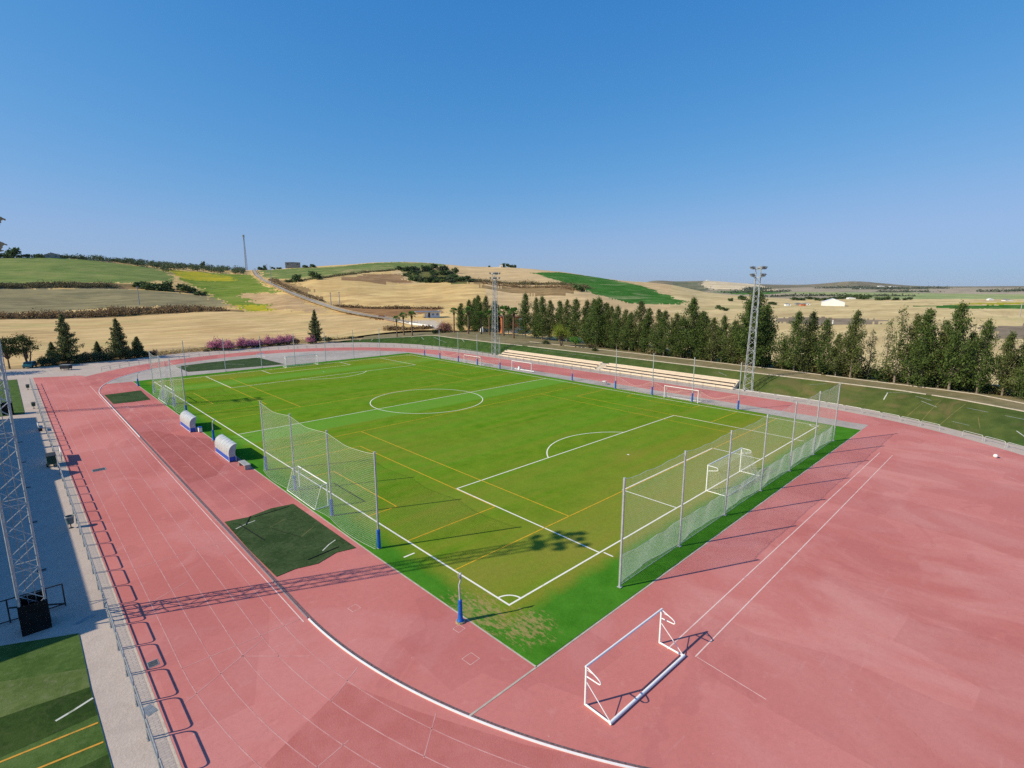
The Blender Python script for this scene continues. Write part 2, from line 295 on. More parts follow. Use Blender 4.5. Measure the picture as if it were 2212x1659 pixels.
def track_material():
    nb=NB('red_track',.95,.05); p=nb.pos(); x,y,z=nb.xyz(p)
    a=nb.noise(.055,3,.5,dist=1.2); b=nb.noise(.16,4,.55,dist=.8); f=nb.noise(14,3,.7); s_=nb.noise(.8,5,.65)
    c=nb.mix(nb.rng(a,.38,.66),(.520,.168,.150),(.590,.215,.195))
    c=nb.mix(nb.math('MULTIPLY',nb.rng(b,.52,.62,smooth=True),.42),c,(.58,.235,.225))
    # broad dusty clouds on the near D
    cl=nb.noise(.17,4,.55,nb.scale(p,(1.,.6,1),.5),1.0)
    dm=nb.math('MULTIPLY',nb.rng(y,-4,-9),nb.rng(x,0,8))
    c=nb.mix(nb.math('MULTIPLY',nb.math('MULTIPLY',nb.rng(cl,.46,.68,smooth=True),dm),.50),c,(.65,.30,.27))
    # laid panels of slightly different red
    v=nb.vor(.14,nb.scale(p,(1.2,.45,1),.02),out='Color',dist='CHEBYCHEV')
    vv=nb.xyz(v)[0]
    c=nb.mix(nb.math('MULTIPLY',nb.rng(vv,.62,.66),.20),c,(.39,.110,.105))
    # edged damp stains
    st=nb.noise(.09,4,.5,dist=1.6)
    c=nb.mix(nb.math('MULTIPLY',nb.rng(st,.60,.612),.20),c,(.41,.118,.115))
    c=nb.mix(nb.math('MULTIPLY',nb.rng(s_,.60,.78),.35),c,(.60,.31,.285))
    # infield side strip a little darker and worn
    k=nb.math('MULTIPLY',nb.rng(x,-9.2,-9.0),nb.rng(y,8,25)); k=nb.math('MULTIPLY',k,nb.rng(x,20,19))
    c=nb.mix(nb.math('MULTIPLY',k,nb.rng(b,.45,.6,.1,.45)),c,(.345,.090,.095))
    w=nb.noise(.5,5,.7,nb.scale(p,(1,.35,1)))
    c=nb.mix(nb.math('MULTIPLY',nb.math('MULTIPLY',nb.rng(w,.57,.70),k),.5),c,(.60,.36,.33))
    # tyre / drag streaks
    sk=nb.noise(1,4,.7,nb.scale(p,(.25,2.6,1),.25))
    c=nb.mix(nb.math('MULTIPLY',nb.rng(sk,.62,.72),.22),c,(.62,.36,.34))
    gr=nb.noise(3.2,5,.75)
    c=nb.mix(1.,c,nb.mix(nb.math('ADD',nb.math('MULTIPLY',f,.5),nb.math('MULTIPLY',gr,.5)),(.74,.73,.73),(1.24,1.25,1.25)),'MULTIPLY')
    sp=nb.vor(.9,out='Distance'); c=nb.mix(nb.math('MULTIPLY',nb.rng(sp,.035,.02),nb.rng(nb.noise(.4,2),.5,.6)),c,(.62,.50,.46))
    ck=nb.noise(.35,6,.7,dist=1.5); c=nb.mix(nb.math('MULTIPLY',nb.rng(nb.math('ABSOLUTE',nb.math('SUBTRACT',ck,.5)),.006,.001),.22),c,(.30,.085,.085))
    nb.col(c); nb.bump(f,.25,.01); return nb.mat
def ground_mat(name,c1,c2,c3=None,s1=.15,s2=1.2,fine=6.,rot=0,stretch=(1,1,1),rough=.9,amt3=.5,t3=(.53,.66),bump=.4):
    nb=NB(name,rough,.03); p=nb.scale(nb.pos(),stretch,rot)
    a=nb.noise(s1,4,.55,p,.6); b=nb.noise(s2,4,.65,p); f=nb.noise(fine,3,.7)
    c=nb.mix(nb.rng(nb.math('ADD',nb.math('MULTIPLY',a,.55),nb.math('MULTIPLY',b,.45)),.41,.59),c1,c2)
    if c3: c=nb.mix(nb.math('MULTIPLY',nb.rng(nb.noise(s2*.6,5,.7,p,1.),*t3),amt3),c,c3)
    c=nb.mix(1.,c,nb.mix(f,(.78,.78,.78),(1.2,1.2,1.2)),'MULTIPLY')
    nb.col(c); nb.bump(f,bump,.05); return nb.mat
G={}
G['turf']=turf_material(); G['track']=track_material()
G['pave']=ground_mat('pale_pavement',(.455,.375,.325),(.51,.425,.37),(.40,.335,.295),.12,1.0,9,amt3=.4)
def tiles_mat():
    nb=NB('walkway_tiles',.85,.2); p=nb.pos()
    br=nb.node('ShaderNodeTexBrick'); nb.L.new(p,br.inputs['Vector']); br.inputs['Scale'].default_value=1
    br.inputs['Brick Width'].default_value=.3; br.inputs['Row Height'].default_value=.15; br.inputs['Mortar Size'].default_value=.014
    br.inputs['Color1'].default_value=(.50,.42,.37,1); br.inputs['Color2'].default_value=(.43,.365,.33,1); br.inputs['Mortar'].default_value=(.30,.25,.22,1)
    c=nb.mix(nb.math('MULTIPLY',nb.rng(nb.noise(.6,4,.6),.4,.7),.45),br.outputs[0],(.36,.31,.29))
    nb.col(c); return nb.mat
G['tiles']=tiles_mat()
G['asph']=ground_mat('grey_asphalt',(.35,.31,.285),(.46,.41,.375),(.20,.18,.17),.10,.8,10,amt3=.55,t3=(.58,.70))
G['matturf']=ground_mat('worn_green_turf',(.030,.058,.020),(.058,.092,.036),(.10,.115,.06),.5,3.5,14,amt3=.4)
def bank_mat():
    nb=NB('bank_turf',1.,0.); p=nb.pos(); x,y,z=nb.xyz(p)
    a=nb.noise(.07,4,.55,dist=.6); b=nb.noise(.6,4,.65); f=nb.noise(8,3,.7)
    c=nb.mix(nb.rng(nb.math('ADD',nb.math('MULTIPLY',a,.5),nb.math('MULTIPLY',b,.5)),.40,.60),(.058,.082,.022),(.105,.125,.036))
    c=nb.mix(nb.math('MULTIPLY',nb.rng(nb.noise(.16,5,.7,dist=1.),.52,.64),.6),c,(.165,.125,.060))
    # older, deeper green rolls along the middle and far end
    v=nb.xyz(nb.vor(.16,nb.scale(p,(.25,1.,1),.15),dist='CHEBYCHEV'))[0]
    c=nb.mix(nb.math('MULTIPLY',nb.rng(v,.42,.55),.25),c,(.034,.070,.020))
    g=nb.math('ADD',y,nb.math('MULTIPLY',nb.math('SUBTRACT',a,.5),40))
    c=nb.mix(nb.math('MULTIPLY',nb.math('MAXIMUM',nb.rng(g,30,60),nb.rng(g,-12,-22)),.8),c,nb.mix(nb.rng(b,.4,.6),(.026,.066,.018),(.050,.095,.026)))
    c=nb.mix(1.,c,nb.mix(f,(.75,.75,.75),(1.22,1.22,1.22)),'MULTIPLY'); nb.col(c); nb.bump(f,.4,.05); return nb.mat
G['bankturf']=bank_mat()
G['terrace']=ground_mat('terrace_earth',(.175,.155,.078),(.265,.215,.125),(.105,.125,.045),.12,.7,7,amt3=.5)
G['leftturf']=ground_mat('left_turf',(.052,.098,.022),(.090,.145,.040),(.16,.17,.09),.5,3.0,16,amt3=.4,t3=(.56,.72))
G['soil']=ground_mat('dry_earth',(.36,.26,.14),(.50,.38,.21),(.24,.17,.09),.1,.8,4)
F={}
def crop_mat(name,c1,c2,c3,unit,rot=0,aspect=3.,tram=0.,amt3=.6,weed=None,wamt=.5,bump=.2):
    """farmland: broad patches, drifts along the working direction, tramlines; unit = size in metres of the broad patches"""
    nb=NB(name,1.,0.); p=nb.pos(); q=nb.scale(p,(1./aspect,1,1),rot)
    a=nb.noise(1./unit,4,.6,p,.8); b=nb.noise(4./unit,5,.7,q,.5); d=nb.noise(11./unit,4,.75,q)
    c=nb.mix(nb.rng(nb.math('ADD',nb.math('MULTIPLY',a,.4),nb.math('MULTIPLY',b,.6)),.41,.59),c1,c2)
    c=nb.mix(nb.math('MULTIPLY',nb.rng(nb.noise(2.2/unit,6,.75,q,1.2),.50,.63),amt3),c,c3)
    if weed: c=nb.mix(nb.math('MULTIPLY',nb.rng(nb.noise(1.4/unit,5,.7,q,.7),.54,.66),wamt),c,weed)
    if tram:
        x,y,z=nb.xyz(nb.scale(p,(1,1,1),rot)); w=nb.math('ADD',y,nb.math('MULTIPLY',nb.noise(2./unit,2),tram*1.6))
        m=nb.math('PINGPONG',w,tram/2); c=nb.mix(nb.math('MULTIPLY',nb.rng(m,tram*.12,tram*.03),.35),c,c3)
    c=nb.mix(1.,c,nb.mix(nb.math('ADD',nb.math('MULTIPLY',d,.6),nb.math('MULTIPLY',nb.noise(.9,4,.75),.4)),(.58,.58,.58),(1.40,1.40,1.40)),'MULTIPLY')
    nb.col(c); nb.bump(d,bump,.3); return nb.mat
F['straw']=crop_mat('straw_field',(.52,.35,.165),(.70,.50,.25),(.36,.27,.15),26,.10,3.5,6.,.6,(.42,.40,.16),.55)
F['strawgold']=crop_mat('golden_straw',(.56,.38,.16),(.74,.53,.24),(.36,.21,.11),40,-.25,3.,0,.6,(.30,.24,.12),.4)
F['strawpale']=crop_mat('pale_straw',(.54,.38,.20),(.70,.51,.28),(.38,.29,.17),45,.55,4.,9.,.5)
F['grey']=crop_mat('stubble_field',(.20,.175,.10),(.32,.27,.15),(.13,.14,.08),24,.05,3.,0,.5,(.36,.31,.14),.5)
F['green']=crop_mat('green_field',(.12,.19,.055),(.22,.265,.085),(.30,.25,.12),28,.3,2.5,5.,.45,(.10,.18,.05),.5)
F['ygreen']=crop_mat('yellow_green_field',(.12,.19,.030),(.21,.265,.05),(.26,.28,.08),26,.2,2.5,0,.5,(.36,.35,.13),.35)
F['sunflower']=crop_mat('sunflower_field',(.24,.28,.04),(.46,.38,.035),(.58,.42,.03),16,.0,3.,0,.7)
F['rowstraw']=crop_mat('harvested_rows',(.44,.29,.15),(.62,.43,.23),(.32,.22,.13),24,.5,3.,7.,.5)
F['green2']=crop_mat('hilltop_field',(.105,.165,.05),(.18,.23,.075),(.46,.36,.18),60,.1,2.,0,.75)
F['soil']=crop_mat('brown_soil',(.25,.145,.075),(.38,.235,.125),(.50,.34,.17),22,.2,3.,0,.6)
F['soil2']=crop_mat('red_brown_soil',(.24,.125,.06),(.37,.21,.10),(.14,.085,.045),18,.2,2.5,0,.6)
F['scrub']=crop_mat('dry_scrub_ground',(.24,.15,.075),(.38,.26,.13),(.11,.115,.045),18,.2,2.,0,.7)
F['dgreen']=crop_mat('dark_crop_field',(.028,.115,.018),(.062,.185,.034),(.085,.20,.05),30,-.72,4.,6.,.5,(.36,.37,.19),.65)
F['copse']=crop_mat('copse_ground',(.09,.11,.035),(.18,.165,.06),(.32,.24,.12),18,.2,2.,0,.6)
F['white']=crop_mat('bleached_hill',(.60,.48,.31),(.74,.61,.41),(.40,.31,.20),500,.2,2.,0,.6)
F['wood']=crop_mat('far_wooded_slope',(.08,.10,.06),(.16,.165,.10),(.30,.25,.15),200,.2,2.,0,.6)
F['pgreen']=crop_mat('pale_green_plain',(.22,.29,.12),(.33,.38,.17),(.46,.39,.20),330,.4,4.,0,.6)
F['plow']=crop_mat('ploughed_field',(.18,.14,.10),(.27,.22,.165),(.36,.28,.19),26,.8,3.,4.,.5)
F['plain']=crop_mat('far_plain',(.31,.26,.20),(.44,.36,.27),(.20,.19,.14),420,.35,5.,0,.7,(.28,.32,.16),.6)
F['dryplain']=crop_mat('dry_plain',(.53,.40,.20),(.69,.54,.29),(.37,.27,.145),70,.2,4.,0,.6,(.40,.38,.17),.5)
F['farhill']=crop_mat('far_hill',(.14,.135,.09),(.22,.185,.12),(.34,.27,.18),300,.2,2.,0,.6)
F['lot']=ground_mat('gravel_lot',(.50,.42,.33),(.60,.51,.40),(.38,.31,.24),.1,.8,4,bump=.2)
F['road']=ground_mat('pale_road',(.33,.29,.245),(.42,.375,.32),(.25,.225,.19),.03,.3,3,bump=.1)
def paint(name,c,under,lo=.30,hi=.52,scale=3.5):
    nb=NB(name,.8,.2); n=nb.noise(scale,5,.7); nb.col(nb.mix(nb.rng(n,lo,hi),under,c)); return nb.mat
P={}
P['white']=paint('pitch_white_line',(.84,.80,.72),(.55,.54,.34),.28,.45)
P['yellow']=paint('pitch_yellow_line',(.72,.40,.02),(.36,.30,.03),.30,.55)
P['lane']=paint('faded_lane_paint',(.66,.36,.34),(.52,.20,.195),.34,.66,1.1)
P['strong']=paint('fresh_lane_paint',(.78,.56,.52),(.62,.32,.31),.30,.5,1.6)
P['old']=paint('old_white_strip',(.55,.56,.50),(.26,.29,.20),.30,.5,1.6)
P['oldy']=paint('old_yellow_strip',(.20,.17,.055),(.12,.13,.045),.34,.62,1.2)
# ------------------------------------------------------------------ terrain beyond the stadium
NA=len(TAB); NK=11
def hermite(xs,ys,x):
    n=len(xs)
    if x<=xs[0]: return ys[0]
    if x>=xs[-1]: return ys[-1]
    i=0
    while xs[i+1]<x: i+=1
    def sl(j):
        if j==0: return (ys[1]-ys[0])/(xs[1]-xs[0])
        if j==n-1: return (ys[-1]-ys[-2])/(xs[-1]-xs[-2])
        return (ys[j+1]-ys[j-1])/(xs[j+1]-xs[j-1])
    h=xs[i+1]-xs[i]; t=(x-xs[i])/h
    return ((1+2*t)*(1-t)**2*ys[i]+t*(1-t)**2*h*sl(i)+t*t*(3-2*t)*ys[i+1]+t*t*(t-1)*h*sl(i+1))
TAB=[(-.75,TAB[0][1]),(-.35,TAB[0][1])]+TAB+[(1.95,TAB[-1][1]),(2.3,TAB[-1][1])]
AZS=[t[0] for t in TAB]
def knots(az):
    return [(hermite(AZS,[t[1][k][0] for t in TAB],az),hermite(AZS,[t[1][k][1] for t in TAB],az)) for k in range(NK)]
def hz(x,y):
    dx=x-CAM[0];dy=y-CAM[1];az=atan2(dx,dy);d=hypot(dx,dy);kn=knots(az)
    for (a,za),(b,zb) in zip(kn,kn[1:]):
        if d<=b or b==kn[-1][0]: return za+(zb-za)*(d-a)/(b-a)
def inpoly(x,y,p):
    c=False;j=len(p)-1
    for i in range(len(p)):
        xi,yi=p[i];xj,yj=p[j]
        if (yi>y)!=(yj>y) and x<(xj-xi)*(y-yi)/(yj-yi)+xi: c=not c
        j=i
    return c
BB={n:(min(q[0] for q in p),max(q[0] for q in p),min(q[1] for q in p),max(q[1] for q in p)) for n,p in POLY.items()}
PORDER=['lot','sunflower','sunflower2','sunflower3','plow','plow2','dgreen3','dgreen','scrub','brush','soil','soil2','copse','rowstraw','ygreen','green2','green','grey','dgreen2','wood','white','darkhill','pgreen']
ALIAS={'sunflower2':'sunflower','sunflower3':'sunflower','plow2':'plow','dgreen3':'dgreen','dgreen2':'dgreen','brush':'scrub','darkhill':'farhill'}
def field(x,y,az,k):
    # crooked natural field edges
    w=6.0 if hypot(x,y)<900 else 40.
    xx=x+w*(mnoise.noise((x*.05,y*.05,3.1)));yy=y+w*(mnoise.noise((x*.05,y*.05,9.7)))+1.5*mnoise.noise((x*.31,y*.31,2.))
    xx+=1.5*mnoise.noise((x*.31,y*.31,7.))
    q=5. if w<10 else 25.; xx+=q*(random.random()-.5); yy+=q*(random.random()-.5)
    for n in PORDER:
        b=BB[n]
        if b[0]<=xx<=b[1] and b[2]<=yy<=b[3] and inpoly(xx,yy,POLY[n]):
            if n in('white','wood','darkhill','dgreen2') and k<7: continue
            if n=='pgreen' and k<5: continue
            if k>=6 and n in('dgreen','scrub','sunflower','green2'): continue
            return ALIAS.get(n,n)
    if k>=8: return 'farhill' if az>1.0 else 'plain'
    if k>=5: return 'plain'
    if az<.30 and k in(1,3): return 'scrub'
    if k==0: return 'straw' if az<.55 else ('dryplain' if az>1.0 else 'strawgold')
    if az>1.06: return 'dryplain'
    if az>.72 or (az>.55 and k>=4): return 'strawpale'
    return 'strawgold'
def build_terrain():
    SEG=[16,6,20,6,64,5,12,20,26,3]; NU=680
    A0,A1=AZS[2],AZS[-3]; us=[AZS[0]+(A0-AZS[0])*i/40 for i in range(40)]+[A0+(A1-A0)*i/NU for i in range(NU)]+[A1+(AZS[-1]-A1)*i/40 for i in range(41)]; NU=len(us)-1
    verts=[];rows=sum(SEG)+1
    for az in us:
        kn=knots(az);sa=sin(az);ca=cos(az)
        for k in range(NK-1):
            for j in range(SEG[k]+(1 if k==NK-2 else 0)):
                t=j/SEG[k];d=kn[k][0]+(kn[k+1][0]-kn[k][0])*t;z=kn[k][1]+(kn[k+1][1]-kn[k][1])*t
                x=CAM[0]+d*sa;y=CAM[1]+d*ca
                if k>0 and d<1500: z+=.5*mnoise.noise((x*.03,y*.03,0))+.18*mnoise.noise((x*.15,y*.15,4))
                elif d>=1500 and k<9: z+=3*mnoise.noise((x*.002,y*.002,0))
                verts.append((x,y,z))
    kk=[k for k in range(NK-1) for j in range(SEG[k])]
    groups={}
    for i in range(NU):
        for r in range(rows-1):
            a=i*rows+r; q=(a,a+1,a+rows+1,a+rows)
            cx=sum(verts[v][0] for v in q)/4; cy=sum(verts[v][1] for v in q)/4
            groups.setdefault(field(cx,cy,(us[i]+us[i+1])/2,kk[r]),[]).append(q)
    NAMES={'straw':'straw_field','strawgold':'golden_straw_hill','strawpale':'pale_straw_hill','grey':'stubble_field','green':'green_crop_hill','ygreen':'yellow_green_field','sunflower':'sunflower_field','rowstraw':'harvested_field','green2':'hilltop_field','soil':'bare_soil','soil2':'brown_slope','scrub':'scrub_ground','dgreen':'dark_green_crop_field','copse':'copse_ground','white':'bleached_hill','wood':'wooded_slope','pgreen':'green_plain','plow':'ploughed_field','plain':'far_plain','dryplain':'dry_plain','farhill':'far_hill','lot':'gravel_lot'}
    for g,fs in groups.items():
        ids={}; vs=[]; ff=[]
        for q in fs:
            t=[]
            for v in q:
                if v not in ids: ids[v]=len(vs); vs.append(verts[v])
                t.append(ids[v])
            ff.append(tuple(t))
        mb=MB(); mb.v=vs; mb.f=ff; mb.m=[0]*len(ff)
        struct(mb.build(NAMES.get(g,g),F[g],smooth=True))
build_terrain()
ROAD=[(187.3,606.6),(165.0,532.2),(147.1,462.7),(135.9,411.8),(122.6,352.3),(114.0,306.4),(107.8,266.6),(103.3,237.7),(99.4,213.9),(98.7,199.4),(99.8,190.0),(101.0,185.1),(101.7,174.9),(101.9,166.)]
def resample(p,step):
    out=[]
    for (x0,y0),(x1,y1) in zip(p,p[1:]):
        n=max(1,int(hypot(x1-x0,y1-y0)/step))
        for i in range(n): out.append((x0+(x1-x0)*i/n,y0+(y1-y0)*i/n))
    out.append(p[-1]); return out
rp=resample(ROAD,6)
mb=MB(); mb.ribbon([(x,y,hz(x,y)+.75) for x,y in rp],3.0); struct(mb.build('hill_road',F['road']))
mb=MB()
for sgn in(-1,1):
    off=[]
    for i,(x,y) in enumerate(rp):
        a=rp[max(i-1,0)];b=rp[min(i+1,len(rp)-1)];L=hypot(b[0]-a[0],b[1]-a[1]);nx,ny=-(b[1]-a[1])/L,(b[0]-a[0])/L
        off.append((x+nx*sgn*2.4,y+ny*sgn*2.4,hz(x+nx*sgn*2.4,y+ny*sgn*2.4)+.8))
    mb.ribbon(off,.9)
struct(mb.build('road_verge',F['strawpale']))
# base soil under and around the stadium
mb=MB(); mb.quad((-260,-260,-.12),(130,-260,-.12),(130,175,-.12),(-260,175,-.12)); struct(mb.build('ground',G['soil']))
# ------------------------------------------------------------------ stadium ground
CX=27.3; Y0=7.8; Y1=92.2; R0=36.5
def arc(cx,cy,r,a0,a1,n): return [(cx+r*cos(radians(a0+(a1-a0)*i/n)),cy+r*sin(radians(a0+(a1-a0)*i/n))) for i in range(n+1)]
def flat(name,poly,z,m):
    mb=MB(); mb.add([(x,y,z) for x,y in poly],[tuple(range(len(poly)))]); return struct(mb.build(name,m))
# outer pavement ring
RP=49.2
pav=[(-60,-60)]+[(CX,-60)]+arc(CX,Y0,RP,-90,0,24)+[(76.5,60)]+[(76.2,83),(76.4,98),(75.6,108),(74.4,119),(71,128),(65,137),(56,143.5),(44,145.5),(33,145.5),(16,146.5),(5,142.6),(-7,140.2),(-16,139.6),(-60,143)]
flat('pavement',pav,-.02,G['pave'])
# red track and D areas
a_start=math.degrees(atan2(117.2-Y1,-9.0-CX))
red=[(-16.75,-55),(CX,-50)]+arc(CX,Y0,43.9,-90,0,40)+arc(CX,Y1,43.9,0,a_start,60)+[(-9.6,119.6),(-12.4,120.6),(-16.8,122.8)]
flat('running_track',red,0.0,G['track'])
flat('infield_asphalt',arc(CX,Y1,36.45,161.,0,60)+[(63.8,-4.6),(60.2,-4.6),(60.2,103.4),(-2.9,103.7)],.004,G['asph'])
# left walkway tiles beside the rail, and left turf verge
flat('tiled_strip',[(-17.42,-40),(-16.9,-40),(-16.9,122.5),(-17.42,122.5)],-.014,G['tiles'])
mb=MB(); mb.box((-16.80,41.25,-.02),(.06,163,.05)); struct(mb.build('path_kerb',M['conc']))
def verge(name,poly,z=.02): mb=MB(); mb.prism(poly,-.05,z); return struct(mb.build(name,G['leftturf']))
verge('grass_verge',[(-60,-60),(-18.8,-60),(-18.75,3),(-18.85,9),(-18.82,14.6),(-22,16.2),(-60,35)])
verge('grass_verge',[(-60,83.6),(-22,83.6),(-19.1,83.4),(-19.12,96),(-19.2,122.4),(-60,122.4)])
# overlapping turf strips and lines on the near verge
mb=MB(); mb.ribbon([(-20.2,7.74),(-19.5,7.98),(-18.85,8.25)],.12,.030); struct(mb.build('white_marking',P['old']))
mb=MB(); mb.ribbon([(-25,6.95),(-18.86,6.34)],.10,.030); mb.ribbon([(-25,5.75),(-18.84,4.95)],.10,.030)
struct(mb.build('orange_marking',paint('old_orange_strip',(.62,.30,.04),(.35,.22,.04))))
DT=ground_mat('darker_turf',(.024,.050,.012),(.046,.080,.02),(.09,.10,.05),.5,3.0,16,amt3=.3); LT=ground_mat('lighter_turf',(.080,.120,.032),(.125,.165,.055),(.18,.18,.11),.6,3.5,16,amt3=.5)
def strip_(p,m,z): mb=MB(); mb.add([(x,y,z) for x,y in p],[tuple(range(len(p)))]); struct(mb.build('turf_strip',m))
strip_([(-60,7.4),(-18.83,6.9),(-18.86,9.2),(-22,9.7),(-60,14.5)],DT,.024)
strip_([(-60,-10),(-18.8,-2.5),(-18.79,4.1),(-60,5.)],DT,.024)
strip_([(-60,14.5),(-22,9.7),(-18.86,9.2),(-18.84,10.9),(-21.9,12.6),(-60,34)],LT,.026)
# football pitch
pitch=MB(); pitch.prism([(-2.5,-4.6),(60.0,-4.55),(60.15,50),(60.2,103.5),(-2.85,103.7),(-2.85,46),(-2.75,11)],-.04,.035)
pitch=struct(pitch.build('football_pitch',G['turf']))
mb=MB(); mb.ribbon([(-2.55,-4.66),(60.05,-4.61)],.12,.012); mb.ribbon([(-2.56,-4.66),(-2.82,11),(-2.92,46),(-2.92,103.7)],.10,.012)
mb.ribbon([(-6.95,-4.66),(-2.55,-4.66)],.10,.012)
struct(mb.build('edging_kerb',M['conc']))
ZL=.040; W=58.25; LL=100.0; HW=W/2; LW=.13
wl=MB()
def ln(a,b,mb=wl,w=LW,z=ZL): mb.ribbon([a,b],w,z)
e=LW/2
for x in(0,W): ln((x,-e),(x,LL+e))
for y in(0,LL): ln((e,y),(W-e,y))
ln((e,LL/2),(W-e,LL/2))
wl.ribbon(arc(HW,LL/2,9.15,0,360,72)[:-1],LW,ZL+.001,closed=True)
for y,s in((0,1),(LL,-1)):
    for hw,dp in((20.16,16.5),(9.16,5.5)):
        ln((HW-hw,y+s*e),(HW-hw,y+s*dp)); ln((HW+hw,y+s*e),(HW+hw,y+s*dp)); ln((HW-hw-e,y+s*dp),(HW+hw+e,y+s*dp))
    wl.ribbon([(HW+9.15*sin(radians(t)),y+s*(11+9.15*cos(radians(t)))) for t in [-53+106*i/24 for i in range(25)]],LW,ZL+.001)
    wl.lathe([(.0,0.),(.14,0.)],(HW,y+s*11,ZL),14)
    for cx,sx in((0,1),(W,-1)): wl.ribbon([(cx+sx*1.0*cos(radians(t)),y+s*1.0*sin(radians(t))) for t in range(0,91,9)],LW*.9,ZL+.001)
ln((-1.5,9.15),(-.6,9.15)); ln((9.2,-1.0),(9.2,-.2)); ln((W-9.2,-1.),(W-9.2,-.2)); ln((-1.2,91),(-.5,91))
o=wl.build('white_marking',P['white'],pitch); 
yl=MB()
def yn(a,b): ln(a,b,yl,.10,ZL+.002)
for (ya,yb) in((5.35,40.45),(59.5,94.6)):
    yn((.1,ya),(W-.1,ya)); yn((.1,yb),(W-.1,yb))
    ym=(ya+yb)/2
    for x0,s in((0,1),(W,-1)):
        xx=lambda v:x0+s*v
        yn((xx(8.85),ym-11.9),(xx(8.85),ym+11.9)); yn((xx(.05),ym-11.9),(xx(8.85),ym-11.9)); yn((xx(.05),ym+11.9),(xx(8.85),ym+11.9))
        yn((xx(2.75),ym-6),(xx(2.75),ym+6)); yn((xx(.05),ym-6),(xx(2.75),ym-6)); yn((xx(.05),ym+6),(xx(2.75),ym+6))
        yn((xx(12.0),ya),(xx(12.0),yb)); 
yl.build('yellow_marking',P['yellow'],pitch)
# panels of a darker red laid in the track
PD=ground_mat('darker_red_panel',(.470,.146,.131),(.520,.178,.160),(.55,.21,.19),.3,1.2,14,amt3=.3,bump=.25)
mb=MB()
for p in ([(-14.4,-.85),(-9.95,1.0),(-8.4,-2.9),(-6.2,-7.4),(-3.4,-11.6),(2,-18),(-2,-24),(-8,-16),(-12,-7)],): mb.add([(x,y,.002) for x,y in p],[tuple(range(len(p)))])
struct(mb.build('track_panel',PD))
mb=MB()
for p in ([(-7.2,59.5),(-5.3,54.3),(-2.95,50.4),(-3.0,47.5),(-4.3,44.5),(-4.6,39),(-6.3,36),(-8.8,35.5),(-8.85,60)],): mb.add([(x,y,.002) for x,y in p],[tuple(range(len(p)))])
struct(mb.build('infield_panel',ground_mat('worn_red_infield',(.375,.108,.100),(.43,.135,.124),(.54,.25,.22),.3,1.6,14,amt3=.4,t3=(.56,.72),bump=.25)))
# track markings
lm=MB()
def oval(off,w,z,mb,right=True):
    r=R0+off
    pts=[(CX-r,122)]+arc(CX,Y0,r,180,360,90)+([] if not right else arc(CX,Y1,r,0,math.degrees(atan2(1,0))+62,70))
    mb.ribbon(pts,w,z)
for k in(1,2,3,4,5): oval(1.24*k,.042,.006,lm)
lm.ribbon([(-10.1-.2,104),(-10.3,123)],.05,.006)
for a,b in (((-15.4,7.6),(-9.4,7.4)),((-16.0,4.9),(-11.7,7.1)),((-11.0,.4),(-9.0,1.6)),((-9.6,-5.0),(-7.9,-3.5)),((-12.9,-2.4),(-11.4,-2.1)),((-15.4,20.6),(-9.4,20.4)),((-16.6,14.6),(-13.2,16.3)),((-13,6.5),(-10.4,4.0))): lm.ribbon([a,b],.045,.006)
for k in range(1,4): lm.ribbon([(-9+1.6*k,12.5+0),(-9+1.6*k,100)],.04,.006) if k<4 and -9+1.6*k<-3.5 else None
lm.ribbon([(58.47,-11.4),(54.6,-16.2),(49,-21)],.10,.006); lm.ribbon([(62.5,-6),(66.2,-9.4)],.05,.006)
struct(lm.build('lane_marking',P['lane']))
sm=MB(); sm.ribbon([(3.4,-8.55),(50.6,-8.53)],.07,.007); sm.ribbon([(3.9,-9.85),(50.5,-9.76)],.07,.007); sm.ribbon([(3.95,-9.9),(3.6,-13.5)],.035,.007)
for x in(-9.5,): sm.ribbon([(x,104),(x,7)],.06,.007)
sm.ribbon([(63.9,55),(63.9,30)],.10,.007); sm.ribbon([(63.8,75),(63.8,62)],.06,.007)
struct(sm.build('run_up_marking',P['strong']))
# small square covers outlined in the surface
# inner track kerb: white rail on the turns, dull channel on the straight
kb=MB()
def kerb(pts,w,h,m): kb.kerb([(x,y,0) for x,y in pts],w,-.01,h,m)
r=R0
far=arc(CX,Y1,r,130,180,40)+[(CX-r,Y1-.3),(CX-r,57.2)]
near=arc(CX,Y0,r,181.2,262,70)
kerb(far,.075,.06,0); kerb(near,.075,.06,0)
kerb([(CX-r,57.1),(CX-r,Y0-.6)],.07,.045,1); pass
pass
struct(kb.build('track_kerb',[M['white'],plain('worn_kerb',(.30,.25,.26),.8)]))
dc=MB(); dc.ribbon([(CX-r+.16,92),(CX-r+.16,Y0)]+arc(CX,Y0,r-.16,180,262,70)[1:],.11,.008); struct(dc.build('drain_channel',plain('slotted_drain',(.17,.12,.13),.9,.3,8,obj=False)))
